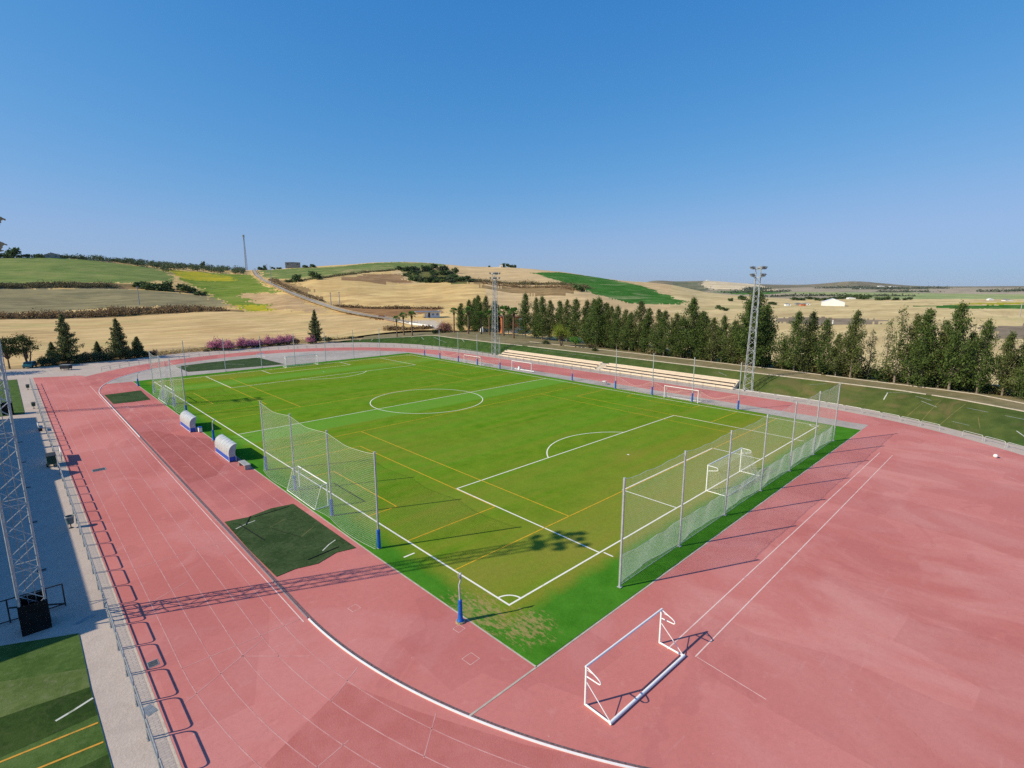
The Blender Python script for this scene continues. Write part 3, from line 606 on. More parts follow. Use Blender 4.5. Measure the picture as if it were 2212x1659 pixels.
# ------------------------------------------------------------------ grassed bank on the right
foot=[(20,-41.5),(38,-40.2),(50,-36.2),(58,-30.9),(65.4,-20.4),(71.1,-10.4),(74.9,-1.2),(76.35,7),(76.4,16),(76.4,40),(76.3,60),(75.9,83),(76.0,97.8),(75.3,108),(74.1,119),(70.6,127.5),(64.5,136.5),(56,143)]
k1=[(24,-52),(46,-50),(58,-45),(66,-37),(75.8,-19),(79.2,-11.7),(80.7,-5),(81,3.3),(81,13),(81,40),(81,60),(80.6,79),(79.9,90),(79.5,108),(79.9,115),(79.5,124),(76,132.5),(66,141.5)]
k2=[(26,-62),(50,-58),(63,-50),(72,-38),(80.8,-19.5),(84.6,-13.7),(85.4,-7.7),(86,1.7),(87.2,13),(87.8,40),(88,60),(88,79),(88,90),(89,110),(90,117),(90,128),(86,141),(72,150)]
k3=[(40,-120),(80,-110),(90,-90),(96,-60),(102,-30),(103,-20),(103,-10),(104,0),(104,13),(105,40),(106,60),(107,79),(107,92),(108,110),(108,117),(107,130),(100,144),(84,156)]
def zk(i,zz): 
    return zz*max(0,min(1,(17.4-i)/3.0))
def prof(s,t):
    i=min(int(s),16);f=s-i
    def L(a): return (a[i][0]+(a[i+1][0]-a[i][0])*f,a[i][1]+(a[i+1][1]-a[i][1])*f)
    st=[(L(foot),-.015),(L(k1),zk(s,2.5)),(L(k2),zk(s,2.65)),(L(k3),zk(s,1.6)+.15)]
    j=min(int(t),2);g=t-j;(a,za),(b,zb)=st[j],st[j+1]
    return Vector((a[0]+(b[0]-a[0])*g,a[1]+(b[1]-a[1])*g,za+(zb-za)*g+(.25*sin(pi*g) if j==0 else 0)))
def bank_mesh(t0,t1,nt,name,mat):
    NS=170;vs=[];fs=[]
    for a in range(NS+1):
        for b in range(nt+1): vs.append(prof(17*a/NS,t0+(t1-t0)*b/nt))
    for a in range(NS):
        for b in range(nt): q=a*(nt+1)+b; fs.append((q,q+nt+1,q+nt+2,q+1))
    mb=MB(); mb.add(vs,fs); return struct(mb.build(name,mat,smooth=True))
bank_mesh(0,1,8,'grass_bank',G['bankturf'])
bank_mesh(1,3,8,'terrace',G['terrace'])
def bank_line(s0,s1,t0,t1,w,mb,n=10,z=.02):
    mb.ribbon([tuple(prof(s0+(s1-s0)*i/n,t0+(t1-t0)*i/n)+Vector((0,0,z))) for i in range(n+1)],w)
kk=MB()
for tt,w,sa,sb in((1.0,.22,0,16.6),(2.0,.16,0,11.4)):
    N=160;pts=[prof(sa+(sb-sa)*i/N,tt) for i in range(N+1)]
    for q in range(3): kk.kerb(pts[q*53:q*53+53] if q<2 else pts[106:],w,-.2,.10)
struct(kk.build('bank_kerb',M['conc']))
os_=MB();oy=MB()
def onb(x0,y0,x1,y1,mb,w=.14):
    # strips of the old pitch lines lying on the reused turf, given in plan
    def fin(x,y):
        best=None
        for a in range(0,341):
            s=a/20.
            for t in (0,.25,.5,.75,1.):
                p=prof(min(s,16.99),t);d=hypot(p.x-x,p.y-y)
                if best is None or d<best[0]: best=(d,s,t)
        _,s,t=best
        for step in(.02,.005):
            for _ in range(12):
                for ds,dt in((step,0),(-step,0),(0,step*4),(0,-step*4)):
                    s2=min(max(s+ds,0),16.99);t2=min(max(t+dt,0.02),.99);p=prof(s2,t2);d=hypot(p.x-x,p.y-y)
                    if d<best[0]: best=(d,s2,t2);s,t=s2,t2
        return s,t
    s0,t0=fin(x0,y0);s1,t1=fin(x1,y1);bank_line(s0,s1,t0,t1,w,mb)
WH=[(79.3,7.6,80.3,5.2),(77.2,-3.6,79.4,-3.6),(79.5,-3.4,80.0,-6.6),(79.0,-7.2,77.7,-9.3),(77.3,-8.2,75.6,-10.3),(75.7,-13.6,74.6,-15.8),(71.6,-12.6,70.5,-14.4),(73.7,-17.6,72.6,-19.6),(69.4,-19.0,67.6,-20.0),(79.8,24,79.0,22),
 (78.5,62,79.9,60),(78.2,101,79.6,104),(77.4,92.4,78.2,89.8),(78.0,97.0,78.7,94.2),(77.0,108,78.8,117.5),(76.2,119,77.4,122),(78.4,113,79.1,110.5),(76.4,100,77,97.6),(79,84,79.4,81),(77.2,68,78.4,66),(79.7,72,79.7,52),(76.0,126,78.3,127.4),(67,136,68.4,137.5),(64,138.4,65.6,140)]
for q in WH: onb(*q,os_)
for q in [(72.6,-7.4,76.8,-8.6),(71.9,-9.3,77.9,-10.4),(70.7,-11.4,77.2,-13.2),(76.2,8.4,77.2,6.4),(69.8,-15.6,72.8,-15.0),(78,105,78.6,103)]: onb(*q,oy,.10)
struct(os_.build('white_strip',P['old'])); struct(oy.build('yellow_strip',P['oldy']))
def bankz(x,y):
    best=(9e9,0)
    for a in range(0,171):
        for t in (0,.2,.4,.6,.8,1,1.25,1.5,1.75,2,2.25,2.5,2.75,3):
            p=prof(min(a/10.,16.99),t);d=(p.x-x)**2+(p.y-y)**2
            if d<best[0]: best=(d,p.z)
    return best[1]
# ------------------------------------------------------------------ ball-stop poles and nets
POLE_H=7.3
def pole_proto(pad):
    r=empty('net_pole')
    mb=MB(); mb.tube([(0,0,.03),(0,0,POLE_H)],.07,10); mb.lathe([(0,.04),(.085,.03),(.085,0)],(0,0,POLE_H),10); mb.box((0,0,.045),(.26,.26,.03)); mb.build('pole',M['galv'],r,True)
    if pad:
        mb=MB(); mb.lathe([(.09,.06),(.135,.07),(.14,.5),(.132,.9),(.138,1.3),(.13,1.46),(.08,1.47)],n=14); mb.build('pad',M['blue'],r,True)
    return r
PP=pole_proto(True); PN=pole_proto(False)
used=set()
def put(proto,x,y,z=0,rz=0,label=None,cat=None,group=None,sc=None):
    if proto.as_pointer() in used: o=copy_tree(proto)
    else: o=proto; used.add(proto.as_pointer())
    o.location=(x,y,z); o.rotation_euler=(0,0,rz)
    if sc: o.scale=sc if isinstance(sc,tuple) else (sc,)*3
    tag(o,label,cat,group); return o
XG=[6.35+7.565*k for k in range(7)]
for k,x in enumerate(XG): put(PN,x,-3.52,.03,0,'bare grey net pole, %s from the near corner in the row behind the near goal'%ordw(k+1),'pole','poles of the net behind the near goal')
for k,x in enumerate(XG): put(PN,x,104.1,.0,0,'bare grey net pole, %s in the far goal row'%ordw(k+1),'pole','poles behind the far goal')
YL1=[11.5,19.05,26.55,34.05]; YL2=[66.0,73.5,81.05,88.3]
for k,y in enumerate(YL1): put(PP,-2.08,y,.03,pi/2,'grey net pole with blue pad, %s from the near end of the touchline net'%ordw(k+1),'pole','padded poles along the left touchline')
for k,y in enumerate(YL2): put(PP,-2.1,y,.03,pi/2,'grey net pole with blue pad, %s beyond the farther dugout'%ordw(k+1),'pole','padded poles along the left touchline')
YR1=[11.5,19.0,26.4,34.0]; YR2=[65.3,73.2,80.4,88.0]
for k,y in enumerate(YR1): put(PP,59.55,y,.03,-pi/2,'grey net pole with blue pad, %s from the near end of the bleacher-side touchline'%ordw(k+1),'pole','padded poles along the right touchline')
for k,y in enumerate(YR2): put(PP,59.65,y,.03,-pi/2,'grey net pole with blue pad, %s past halfway on the bleacher side'%ordw(k+1),'pole','padded poles along the right touchline')
def net(name,P,label,mat,sp=.13,rad=.0065,skirt=None,group=None):
    """P(u,v) -> point; u metres along, v 0..1 from the top to the bottom"""
    fn,Lu,Hv=P; mb=MB(); ns=max(4,int(Lu/.9))
    nr=int(Hv/sp)
    for j in range(nr+1): mb.tube([fn(Lu*i/ns,j/nr) for i in range(ns+1)],rad if 0<j<nr else .016,3,cap=False)
    nc=int(Lu/sp)
    for i in range(nc+1): mb.tube([fn(Lu*i/nc,j/7) for j in range(8)],rad,3,cap=False)
    return tag(mb.build(name,mat),label,'net',group)
def side_net(x,ya,yb,posts,out,top,sagt,drag):
    def f(u,v):
        y=ya+u; q=[abs(y-p) for p in posts]; d=min(q); s=sin(pi*min(1,d/7.5)) if d<7.5 else 0
        zt=top-sagt*s*(.92+.08*sin(y*1.7)); z=zt*(1-v)+.05*v
        xx=x+out*(.10+.16*s*sin(pi*v)+drag*(v**5)*(.4+.6*s))
        return (xx,y,z+.03)
    return f,yb-ya,top
net('ball_stop_net',side_net(-2.05,11.5,34.05,YL1,-1,7.2,.38,.55),'white net sagging between four padded poles at the near left touchline',M['whitecord'],.15,.0043)
net('ball_stop_net',side_net(-2.05,66.0,88.3,YL2,-1,7.2,.35,.5),'white net on four padded poles beyond the far dugout',M['whitecord'],.19,.0042)
def goalend(u,v):
    x=XG[0]+u; s=abs(sin(pi*u/7.565)); zt=7.18-.16*s-.10*abs(sin(u*2.3)); return (x,-3.52+.11+.10*s*sin(pi*v),zt*(1-v)+.06)
net('ball_stop_net',(goalend,XG[-1]-XG[0],7.1),'tall white net on seven grey poles behind the near goal',M['whitecord'],.15,.0036)
def skirt(u,v):
    x=XG[0]+.1+u; s=abs(sin(pi*u/7.565)); zt=1.95-.12*s+.05*sin(u*3.1); return (x,-3.52+.18+.30*s*v+.05*sin(u*2.),zt*(1-v)+.05)
net('net_skirt',(skirt,XG[-1]-XG[0]-.2,1.9),'dense pale net skirt hanging along the foot of the net behind the near goal',M['whitecord'],.10,.0060)
def low_net(x,ya,yb,posts,hp):
    def f(u,v):
        y=ya+u;d=min(abs(y-p) for p in posts);s=sin(pi*min(1,d/7.5));zt=hp-(.95+.25*sin(y*.9))*s
        return (x+.12+.1*sin(y*1.3)*v,y,max(.05,zt*(1-v)+.06))
    return f,yb-ya,hp
net('low_net',low_net(59.6,11.5,34.0,YR1,2.3),'low drooping pale net between padded poles behind the near right goal',M['pinkcord'],.18,.0042)
net('low_net',low_net(59.7,65.3,88.0,YR2,2.2),'low drooping pale net between padded poles behind the far right goal',M['pinkcord'],.20,.0042)
# bent stub poles
def bent(rz,h=2.5,broken=False):
    r=empty('bent_pole'); mb=MB(); pts=[(0,0,.0),(0,0,1.3),(.03,0,h-.45),(.07,0,h-.2),(.20,0,h-.03),(.42,0,h+.02),(.62,0,h+.12)]
    if broken: pts=[(0,0,0),(0,0,1.2),(-.03,0,1.9),(-.06,.0,2.35),(.08,0,2.55),(.10,0,2.85),(.17,0,3.0)]
    mb.tube(pts,[.06,.06,.055,.05,.05,.045,.035],9); 
    if broken: mb.tube([(.08,0,2.6),(-.04,.05,2.85),(-.02,.05,3.02)],.035,7)
    mb.build('pole',M['galv'],r,True)
    mb=MB(); mb.lathe([(.07,.02),(.19,.03),(.20,.14),(.15,.2),(.13,.6),(.125,1.1),(.115,1.38),(.07,1.4)],n=14); mb.build('pad',M['blue'],r,True)
    mb=MB(); mb.lathe([(0,.10),(.26,.09),(.28,.0)],n=12); mb.build('base',M['tan'],r)
    return r
for (x,y,rz,br,lab) in ((-3.07,.81,.3,True,'broken bent stub pole with blue pad beside the near corner arc'),(-2.95,49.2,.6,False,'bent crook-topped pole with dark blue pad behind the near dugout at the halfway line'),(-3.0,97.4,.4,False,'bent pole with blue pad at the far left corner of the pitch'),(60.6,96.2,2.8,False,'short bent pole with blue pad near the far right corner of the pitch'),(60.5,45.0,2.8,False,'short bent pole with blue pad on the right touchline by the halfway line')):
    o=bent(rz,2.5,br); o.location=(x,y,0); o.rotation_euler=(0,0,rz); tag(o,lab,'pole','bent stub poles')
# ------------------------------------------------------------------ goals
def grid(mb,corners,nu,nv,r,sag=0.):
    a,b,c,d=[Vector(q) for q in corners]   # a-b top, d-c bottom
    def p(u,v):
        q=(a*(1-u)+b*u)*(1-v)+(d*(1-u)+c*u)*v; q.z-=sag*sin(pi*u)*sin(pi*v); return q
    for j in range(nv+1): mb.tube([p(i/6,j/nv) for i in range(7)],r,3,cap=False)
    for i in range(nu+1): mb.tube([p(i/nu,j/4) for j in range(5)],r,3,cap=False)
def goal(w,h,depth,top,r,cell,netr=.005,loops=True,slope=True,netmat='whitecord'):
    g=empty('football_goal'); hw=w/2
    mb=MB()
    for s in(-1,1): 
        m2=MB(); m2.tube([(s*hw,0,0),(s*hw,0,h)],r,10); m2.build('post',M['white'],g,True)
    mb.tube([(-hw-r,0,h),(hw+r,0,h)],r,10); mb.build('crossbar',M['white'],g,True)
    mb=MB(); rr=r*.6
    for s in(-1,1):
        mb.tube([(s*hw,0,rr),(s*hw,-depth,rr)],rr,8)
        if loops:
            mb.tube([(s*hw,0,h-.02),(s*hw,-top*.8,h-.03),(s*hw,-top,h-.12),(s*hw,-top,h-.28),(s*hw,-top*.8,h-.36),(s*hw,0,h-.55)],rr*.8,8)
        else: mb.tube([(s*hw,0,h),(s*hw,-top,h-.05),(s*hw,-depth,rr)],rr*.7,7)
    mb.tube([(-hw,-depth,rr),(hw,-depth,rr)],rr,8); mb.build('ground_frame',M['white'],g,True)
    nb=MB(); t=-top
    grid(nb,[(-hw,-.02,h),(hw,-.02,h),(hw,t,h-.12),(-hw,t,h-.12)],int(w/cell),max(2,int(top/cell)),netr,.05)
    grid(nb,[(-hw,t,h-.12),(hw,t,h-.12),(hw,-depth,.05),(-hw,-depth,.05)],int(w/cell),int(h/cell),netr,.10)
    for s in(-1,1):
        n=int(h/cell)
        for j in range(n+1):
            z=.05+(h-.15)*j/n; yb=-depth+(depth-top)*(j/n)**.75; nb.tube([(s*hw,-.03,z),(s*hw,yb,z)],netr,3,cap=False)
        for i in range(1,max(2,int(depth/cell))):
            y=-depth*i/int(depth/cell); q=1 if -y<top else ((depth+y)/(depth-top))**1.33; nb.tube([(s*hw,y,.05),(s*hw,y,.05+(h-.15)*q)],netr,3,cap=False)
    nb.build('net',M[netmat],g)
    return g
GZ=.035
o=goal(7.44,2.5,1.95,.95,.06,.15,.006); o.location=(HW,0,GZ); tag(o,'full size white goal with net on the near goal line, behind the seven-pole net','goal','football goals')
o=goal(7.44,2.5,1.95,.95,.06,.16,.006); o.location=(HW,100.0,GZ); o.rotation_euler=(0,0,pi); tag(o,'full size white goal on the far goal line in front of the grey asphalt','goal','football goals')
o=goal(6.0,2.05,1.2,.5,.055,.15,.006,False); o.location=(-1.45,24.1,GZ); o.rotation_euler=(0,0,-pi/2); tag(o,'small white goal seen from behind through the near left touchline net','goal','football goals')
o=goal(6.0,2.05,1.2,.5,.055,.15,.006,False); o.location=(-1.5,78.8,GZ); o.rotation_euler=(0,0,-pi/2); tag(o,'small white goal behind the far left touchline net past the dugouts','goal','football goals')
o=goal(6.0,2.05,1.2,.5,.055,.20,.004,False,netmat='pinkcord'); o.location=(59.3,20.9,GZ); o.rotation_euler=(0,0,pi/2); tag(o,'small white goal on the right touchline near the closer padded poles','goal','football goals')
o=goal(6.0,2.05,1.2,.5,.055,.20,.004,False,netmat='pinkcord'); o.location=(59.3,74.7,GZ); o.rotation_euler=(0,0,pi/2); tag(o,'small white goal on the right touchline near the far right floodlight tower','goal','football goals')
def bare_goal(w,h,depth):
    g=empty('goal_frame'); hw=w/2; r=.055
    for s in(-1,1):
        mb=MB(); mb.tube([(s*hw,0,.05),(s*hw,0,h)],r,10); mb.build('post',M['white'],g,True)
    mb=MB(); mb.tube([(-hw-r,0,h),(hw+r,0,h)],r,10); mb.build('crossbar',M['white'],g,True)
    mb=MB()
    for s in(-1,1): mb.tube([(s*hw,.03,.06),(s*hw,-depth,.06)],.05,8)
    mb.tube([(-hw-.05,-depth,.075),(hw+.05,-depth,.075)],.075,10); mb.build('ground_bar',M['white'],g,True)
    for s in(-1,1):
        mb=MB(); mb.tube([(s*hw,-.03,h-.02),(s*hw,-.62,h-.22),(s*hw,-.78,h-.30),(s*hw,-.82,h-.40),(s*hw,-.76,h-.47),(s*hw,-.6,h-.48),(s*hw,-.03,h-.50)],.028,8); mb.tube([(s*hw,-.03,h-.16),(s*hw,-.42,h-.17)],.012,6); mb.build('net_bracket',M['white'],g,True)
        mb=MB(); mb.tube([(s*hw,-.02,h*.62),(s*hw*.995,-depth+.03,.10)],.022,7); mb.build('brace',M['white'],g,True)
    return g
o=bare_goal(6.2,2.03,1.42); o.location=(.38,-7.95,0); o.rotation_euler=(0,0,-.025); tag(o,'bare white goal frame without a net standing on the red track by the near corner','goal','goal frames without nets')
o=bare_goal(5.9,2.0,1.0); o.location=(61.4,60.2,.01); o.rotation_euler=(0,0,pi/2+.03); tag(o,'bare white goal frame on the grey strip beside the far straight of the track','goal','goal frames without nets')
# ------------------------------------------------------------------ dugouts, bench, hurdle, small items
def dugout(L):
    g=empty('dugout')
    out=[];inn=[]
    prof_=[(-.42,.55),(-.44,.95),(-.40,1.25),(-.30,1.5),(-.14,1.7),(.08,1.84),(.30,1.9),(.46,1.9)]
    prof_i=[(x+.03*(1 if z<1.6 else .5),z-(.03 if z>1.2 else 0)) for x,z in prof_]
    mb=MB(); mb.extrude_y(prof_+prof_i[::-1],-L/2,L/2); sh=mb.build('shell',M['shell'],g,True)
    mb=MB()
    for k in range(7):
        y=-L/2+L*k/6; mb.tube([(x*1.0,y,z+.012) for x,z in prof_],.03,6)
    mb.build('rib',M['white'],sh,True)
    mb=MB(); mb.bevbox((-.425,0,.30),(.035,L,.50),.01); 
    mb.build('back_panel',M['dugblue'],g)
    for s in(-1,1):
        mb=MB(); yy=s*(L/2-.02); pp=prof_[:]+[(.40,1.6),(.24,1.05),(.24,.55)]
        mb.add([(x*.97,yy-.012,z) for x,z in pp]+[(x*.97,yy+.012,z) for x,z in pp],[tuple(range(len(pp)))[::-1],tuple(range(len(pp),2*len(pp)))]+[(i,(i+1)%len(pp),(i+1)%len(pp)+len(pp),i+len(pp)) for i in range(len(pp))]); mb.build('end_window',M['shell'],g)
        mb=MB(); mb.bevbox((-.08,yy,.31),(.66,.03,.46),.01); mb.build('end_panel',M['dugblue'],g)
    mb=MB(); 
    for y in(-L/2,L/2): mb.tube([(-.43,y,.02),(-.43,y,.6)],.03,6); mb.tube([(.25,y,.02),(.25,y,.6)],.025,6)
    mb.tube([(-.43,-L/2,.05),(-.43,L/2,.05)],.03,6); mb.build('frame',M['white'],g,True)
    mb=MB(); mb.bevbox((-.18,0,.45),(.36,L*.92,.06),.02)
    for k in range(4): mb.box((-.2,-L*.4+L*.8*k/3,.22),(.3,.05,.42))
    mb.build('seat',M['dugblue'],g)
    return g
o=dugout(5.0); o.location=(-3.63,41.8,.01); tag(o,'curved frosted dugout with blue base, nearer one beside the grey bench','dugout','dugouts on the left touchline')
o=dugout(5.0); o.location=(-3.66,57.8,.01); tag(o,'curved frosted dugout with blue base, farther one up the left touchline','dugout','dugouts on the left touchline')
b=empty('bench',(-3.37,36.55,.0)); mb=MB(); mb.bevbox((0,0,.47),(.62,2.0,.09),.03); mb.build('seat',M['greyconc'],b)
for s in(-1,1): mb=MB(); mb.bevbox((0,s*.93,.21),(.56,.10,.43),.02); mb.build('leg',M['greyconc'],b)
tag(b,'low grey concrete bench beside the near dugout','bench')
b=empty('cool_box',(-3.1,54.7,0)); mb=MB(); mb.bevbox((0,0,.33),(.4,.5,.56),.04); mb.build('body',M['white'],b); mb=MB(); mb.bevbox((0,0,.66),(.44,.54,.08),.03); mb.build('lid',M['dugblue'],b); tag(b,'small white box with blue lid at the open end of the far dugout','box')
h=empty('hurdle',(27.4,122.5,0),.2); mb=MB(); mb.bevbox((0,0,.92),(1.9,.06,.22),.01); mb.build('top_board',M['white'],h)
for s in(-1,1):
    mb=MB(); mb.tube([(s*.85,0,.0),(s*.85,0,.85)],.03,6); mb.tube([(s*.85,-.0,.03),(s*.85,-.6,.03)],.03,6); mb.build('leg',M['white'],h)
tag(h,'white hurdle standing on the far bend of the red track','hurdle')
c=empty('plastic_stool',(61.75,38.05,.01)); mb=MB(); mb.bevbox((0,0,.62),(.7,.7,.08),.03); mb.build('seat',M['white'],c)
for sx in(-1,1):
    for sy in(-1,1): mb=MB(); mb.box((sx*.28,sy*.28,.29),(.07,.07,.58)); mb.build('leg',M['greyconc'],c)
tag(c,'small white stool-like block on the grey strip right of the halfway line','stool')
c=empty('white_box',(62.35,61.8,.01)); mb=MB(); mb.bevbox((0,0,.36),(.5,.4,.7),.03); mb.build('body',M['white'],c); mb=MB(); mb.bevbox((0,0,.75),(.56,.46,.06),.02); mb.build('lid',M['greyconc'],c); tag(c,'small white box behind the bare goal frame on the grey strip','box')
mb=MB(); 
bm=bmesh.new(); bmesh.ops.create_icosphere(bm,subdivisions=3,radius=.22); bm.verts.index_update()
mb.add([v.co+Vector((0,0,.22)) for v in bm.verts],[tuple(v.index for v in f.verts) for f in bm.faces]); bm.free()
nbm=NB('panelled_ball',.4); nbm.col(nbm.mix(nbm.rng(nbm.vor(7,nbm.objco(),'DISTANCE_TO_EDGE','Distance'),.0,.03),(.1,.1,.11),(.78,.78,.78)))
o=mb.build('ball',nbm.mat,None,True); o.location=(57.8,-17.9,0); tag(o,'pale ball lying on the red track near the right bend','ball')
# turf mats laid over the red surface
def mat_(poly,strips,lab,ys=()):
    g=empty('turf_mat',(0,0,0)); mb=MB(); mb.prism(poly,.0,.035); mb.build('turf',G['matturf'],g)
    s=MB()
    for a,b in strips: s.ribbon([a,((a[0]+b[0])/2+.05,(a[1]+b[1])/2+.12),b],.09,.042)
    if strips: s.build('white_strip',P['old'],g)
    s=MB()
    for a,b in ys: s.ribbon([a,b],.05,.041)
    if ys: s.build('yellow_strip',P['oldy'],g)
    return tag(g,lab,'turf mat','old turf mats on the track')
o=mat_([(-8.85,24.0),(-7.2,23.6),(-5.2,24.05),(-3.45,23.7),(-3.35,18),(-3.25,12.75),(-4.6,13.1),(-6.2,12.55),(-7.6,12.95),(-8.85,12.85),(-8.95,18)],[((-8.6,22.0),(-7.0,22.5)),((-5.2,14.0),(-3.8,14.9))],'large dark green turf mat on the red strip beside the near left net',[((-6.6,20.4),(-5.2,21.1)),((-5.4,17.2),(-4,18.2))])
for c_,s_,r_ in (((-7.9,20.6,.05),(.05,4.2,.04),.12),((-5.4,23.3,.05),(2.9,.05,.04),.03),((-5.3,13.6,.05),(2.4,.06,.05),.1),((-7.4,22.9,.05),(.05,1.6,.05),-.5),((-6.0,18.6,.04),(.03,3.2,.02),.35)): mb=MB(); mb.box(c_,s_,r_); mb.build('fold',M['black'],o)
mat_([(-8.75,91.8),(-6,91.95),(-3.5,92.2),(-3.8,82.0),(-6.2,81.9),(-8.7,82.3)],[],'smaller dark green turf mat beside the far left bend of the kerb')
mat_([(7.7,119.5),(15,121.5),(26.8,122.4),(27.2,105.9),(17,107.4),(7.8,109.2)],[((17,116),(20.2,112)),((10,118.6),(9.0,117))],'wide grey-green turf mat on the asphalt behind the far goal')
# drains, covers and one dark plate
def plate(x,y,w,l,lab,m='dark',rz=0,name='drain_cover'):
    g=empty(name,(x,y,-.012 if x<-16.9 else .004),rz); mb=MB(); mb.box((0,0,.004),(w,l,.012)); mb.build('frame',M['dgalv'],g)
    mb=MB()
    for k in range(6): mb.box((0,-l/2*.86+l*.86*(k+.5)/6,.009),(w*.86,l*.86/6*.62,.012))
    mb.build('grating',M[m],g); return tag(g,lab,'drain cover','drain covers')
for k,(x,y) in enumerate(((-19.9,24.6),(-19.95,34.65),(-20,44.85),(-20.03,54.75),(-20.03,64.9))): plate(x,y,.55,.42,'small dark drain cover in the shaded paving, %s from the near tower'%ordw(k+1))
plate(-18.45,15.95,.95,.28,'long grey drain cover in the shaded paving by the near tower','dgalv',.35)
plate(-16.37,9.0,.46,.55,'dark drain cover on the red track edge by the left rail'); plate(-17.12,5.66,.42,.7,'grey cover set in the tiles under the left rail','dgalv',.3); plate(-14.48,46.18,1.15,.95,'dark square plate on the track beside the pointed roof shadow')  # last plate: only a flat dark square lying on the track
def hatch(x,y,s,rz,lab):
    mb=MB(); mb.ribbon([(-s,-s),(s,-s),(s,s),(-s,s)],.03,.006,closed=True); o=mb.build('hatch_cover',P['strong']); o.location=(x,y,0); o.rotation_euler=(0,0,rz); tag(o,lab,'hatch','hatch covers')
hatch(-6.8,6.2,.27,.1,'small square hatch outline on the red strip left of the pitch corner'); hatch(-3.5,.4,.24,.1,'square hatch outline beside the broken stub pole'); hatch(-4.55,-1.9,.32,.05,'larger square hatch outline near the corner of the turf')
# ------------------------------------------------------------------ barriers
def hoop_mesh(L,h,mid,r=.028,rd=.22):
    mb=MB(); a=L/2-.05
    pts=[(-a,0,-.02),(-a,0,h-rd)]+[(-a+rd-rd*cos(t),0,h-rd+rd*sin(t)) for t in (pi/8,pi/4,3*pi/8,pi/2)]+[(a-rd+rd*cos(t),0,h-rd+rd*sin(t)) for t in (pi/2,3*pi/8,pi/4,pi/8)]+[(a,0,h-rd),(a,0,-.02)]
    mb.tube(pts,r,7)
    if mid: mb.tube([(-a,0,mid),(a,0,mid)],r*.8,6)
    for s in(-1,1): mb.lathe([(.0,.02),(.07,.015),(.07,0)],(s*a,0,0),8)
    return mb
HP=hoop_mesh(2.5,1.16,.62,.036,.26).build('hoop_barrier',M['dgalv'],None,True)
HR=hoop_mesh(2.45,.72,0,.03,.2).build('hoop_barrier',plain('pale_tube',(.52,.54,.54),.45,.1,4,.2),None,True)
HF=hoop_mesh(2.5,.95,.45).build('hoop_barrier',M['dgalv'],None,True)
k=0; y=2.55-5.1
while y<114:
    if not (46.2<y<48.5):
        k+=1; put(HP,-17.45,y,-.02,pi/2,'grey tube hoop barrier, %s from the near end of the rail on the left walkway'%ordw(k),'barrier','barriers along the left walkway')
    y+=2.56
# right side: along the straight then round the near bend
k=0
pts=[]
for i in range(41):
    s=i*2.56
    pts.append((72.05,18.2-s,0) if 18.2-s>Y0 else None)
L0=18.2-Y0
for i in range(24):
    s=i*2.56+1.3
    if s<L0: x,y,rz=72.05,18.2-s,pi/2
    else:
        a=-(s-L0)/44.9; x,y,rz=CX+44.9*cos(a),Y0+44.9*sin(a),a+pi/2
    if i==12: continue
    k+=1; put(HR,x,y,-.02,rz,'pale low hoop barrier, %s from the right floodlight tower along the right bend'%ordw(k),'barrier','barriers along the right bend')
# long thin rail in front of the bleachers and round the far bend
k=0; s=0
while True:
    s+=2.6
    if 19.5+s<Y1: x,y,rz=72.1,19.5+s,pi/2
    else:
        a=(19.5+s-Y1)/45.3; 
        if a>radians(136): break
        x,y,rz=CX+45.3*cos(a),Y1+45.3*sin(a),a+pi/2
    k+=1; put(HF,x,y,-.02,rz,'thin grey hoop barrier, %s past the right floodlight tower along the bleachers and far bend'%ordw(k),'barrier','barriers along the far straight and bend')
# ------------------------------------------------------------------ bleachers
def bleacher(L,lab,y):
    g=empty('bleacher',(74.1,y,-.02)); 
    for i in range(3):
        mb=MB(); x=.4+i*1.0; mb.bevbox((x+.2,0,.42*(i+1)-.17),(.42,L,.34),.03); mb.build('seat',M['bleach'],g)
        mb=MB(); mb.box((x+.66,0,(.42*(i+1)-.22)/2),(.68,L-.02,.42*(i+1)-.222)); mb.build('tread',M['tread'],g)
    mb=MB(); mb.bevbox((3.45,0,.72),(.22,L,1.44),.02); mb.build('back_wall',M['bleach'],g)
    for s in(-1,1):
        mb=MB(); pr=[(.35,0),(3.56,0),(3.56,1.40),(2.9,1.33),(1.3,.50),(.35,.40)]; yy=s*(L/2+.08)
        mb.extrude_y(pr,yy-.07,yy+.07); mb.build('end_wall',M['bleach'],g)
    return tag(g,lab,'bleacher','concrete bleachers')
bleacher(29.3,'long cream concrete bleacher between the right floodlight tower and the stair gap',33.6)
bleacher(31.6,'long cream concrete bleacher between the stair gap and the far right tower',65.9)
st=empty('bleacher_steps',(74.1,49.2,-.02))
for i in range(6): mb=MB(); mb.box((.55+i*.5,0,.105*(i+1)),(.5,1.5,.21*(i+1))); mb.build('step',M['conc'],st)
tag(st,'narrow concrete steps in the gap between the two bleachers','steps')
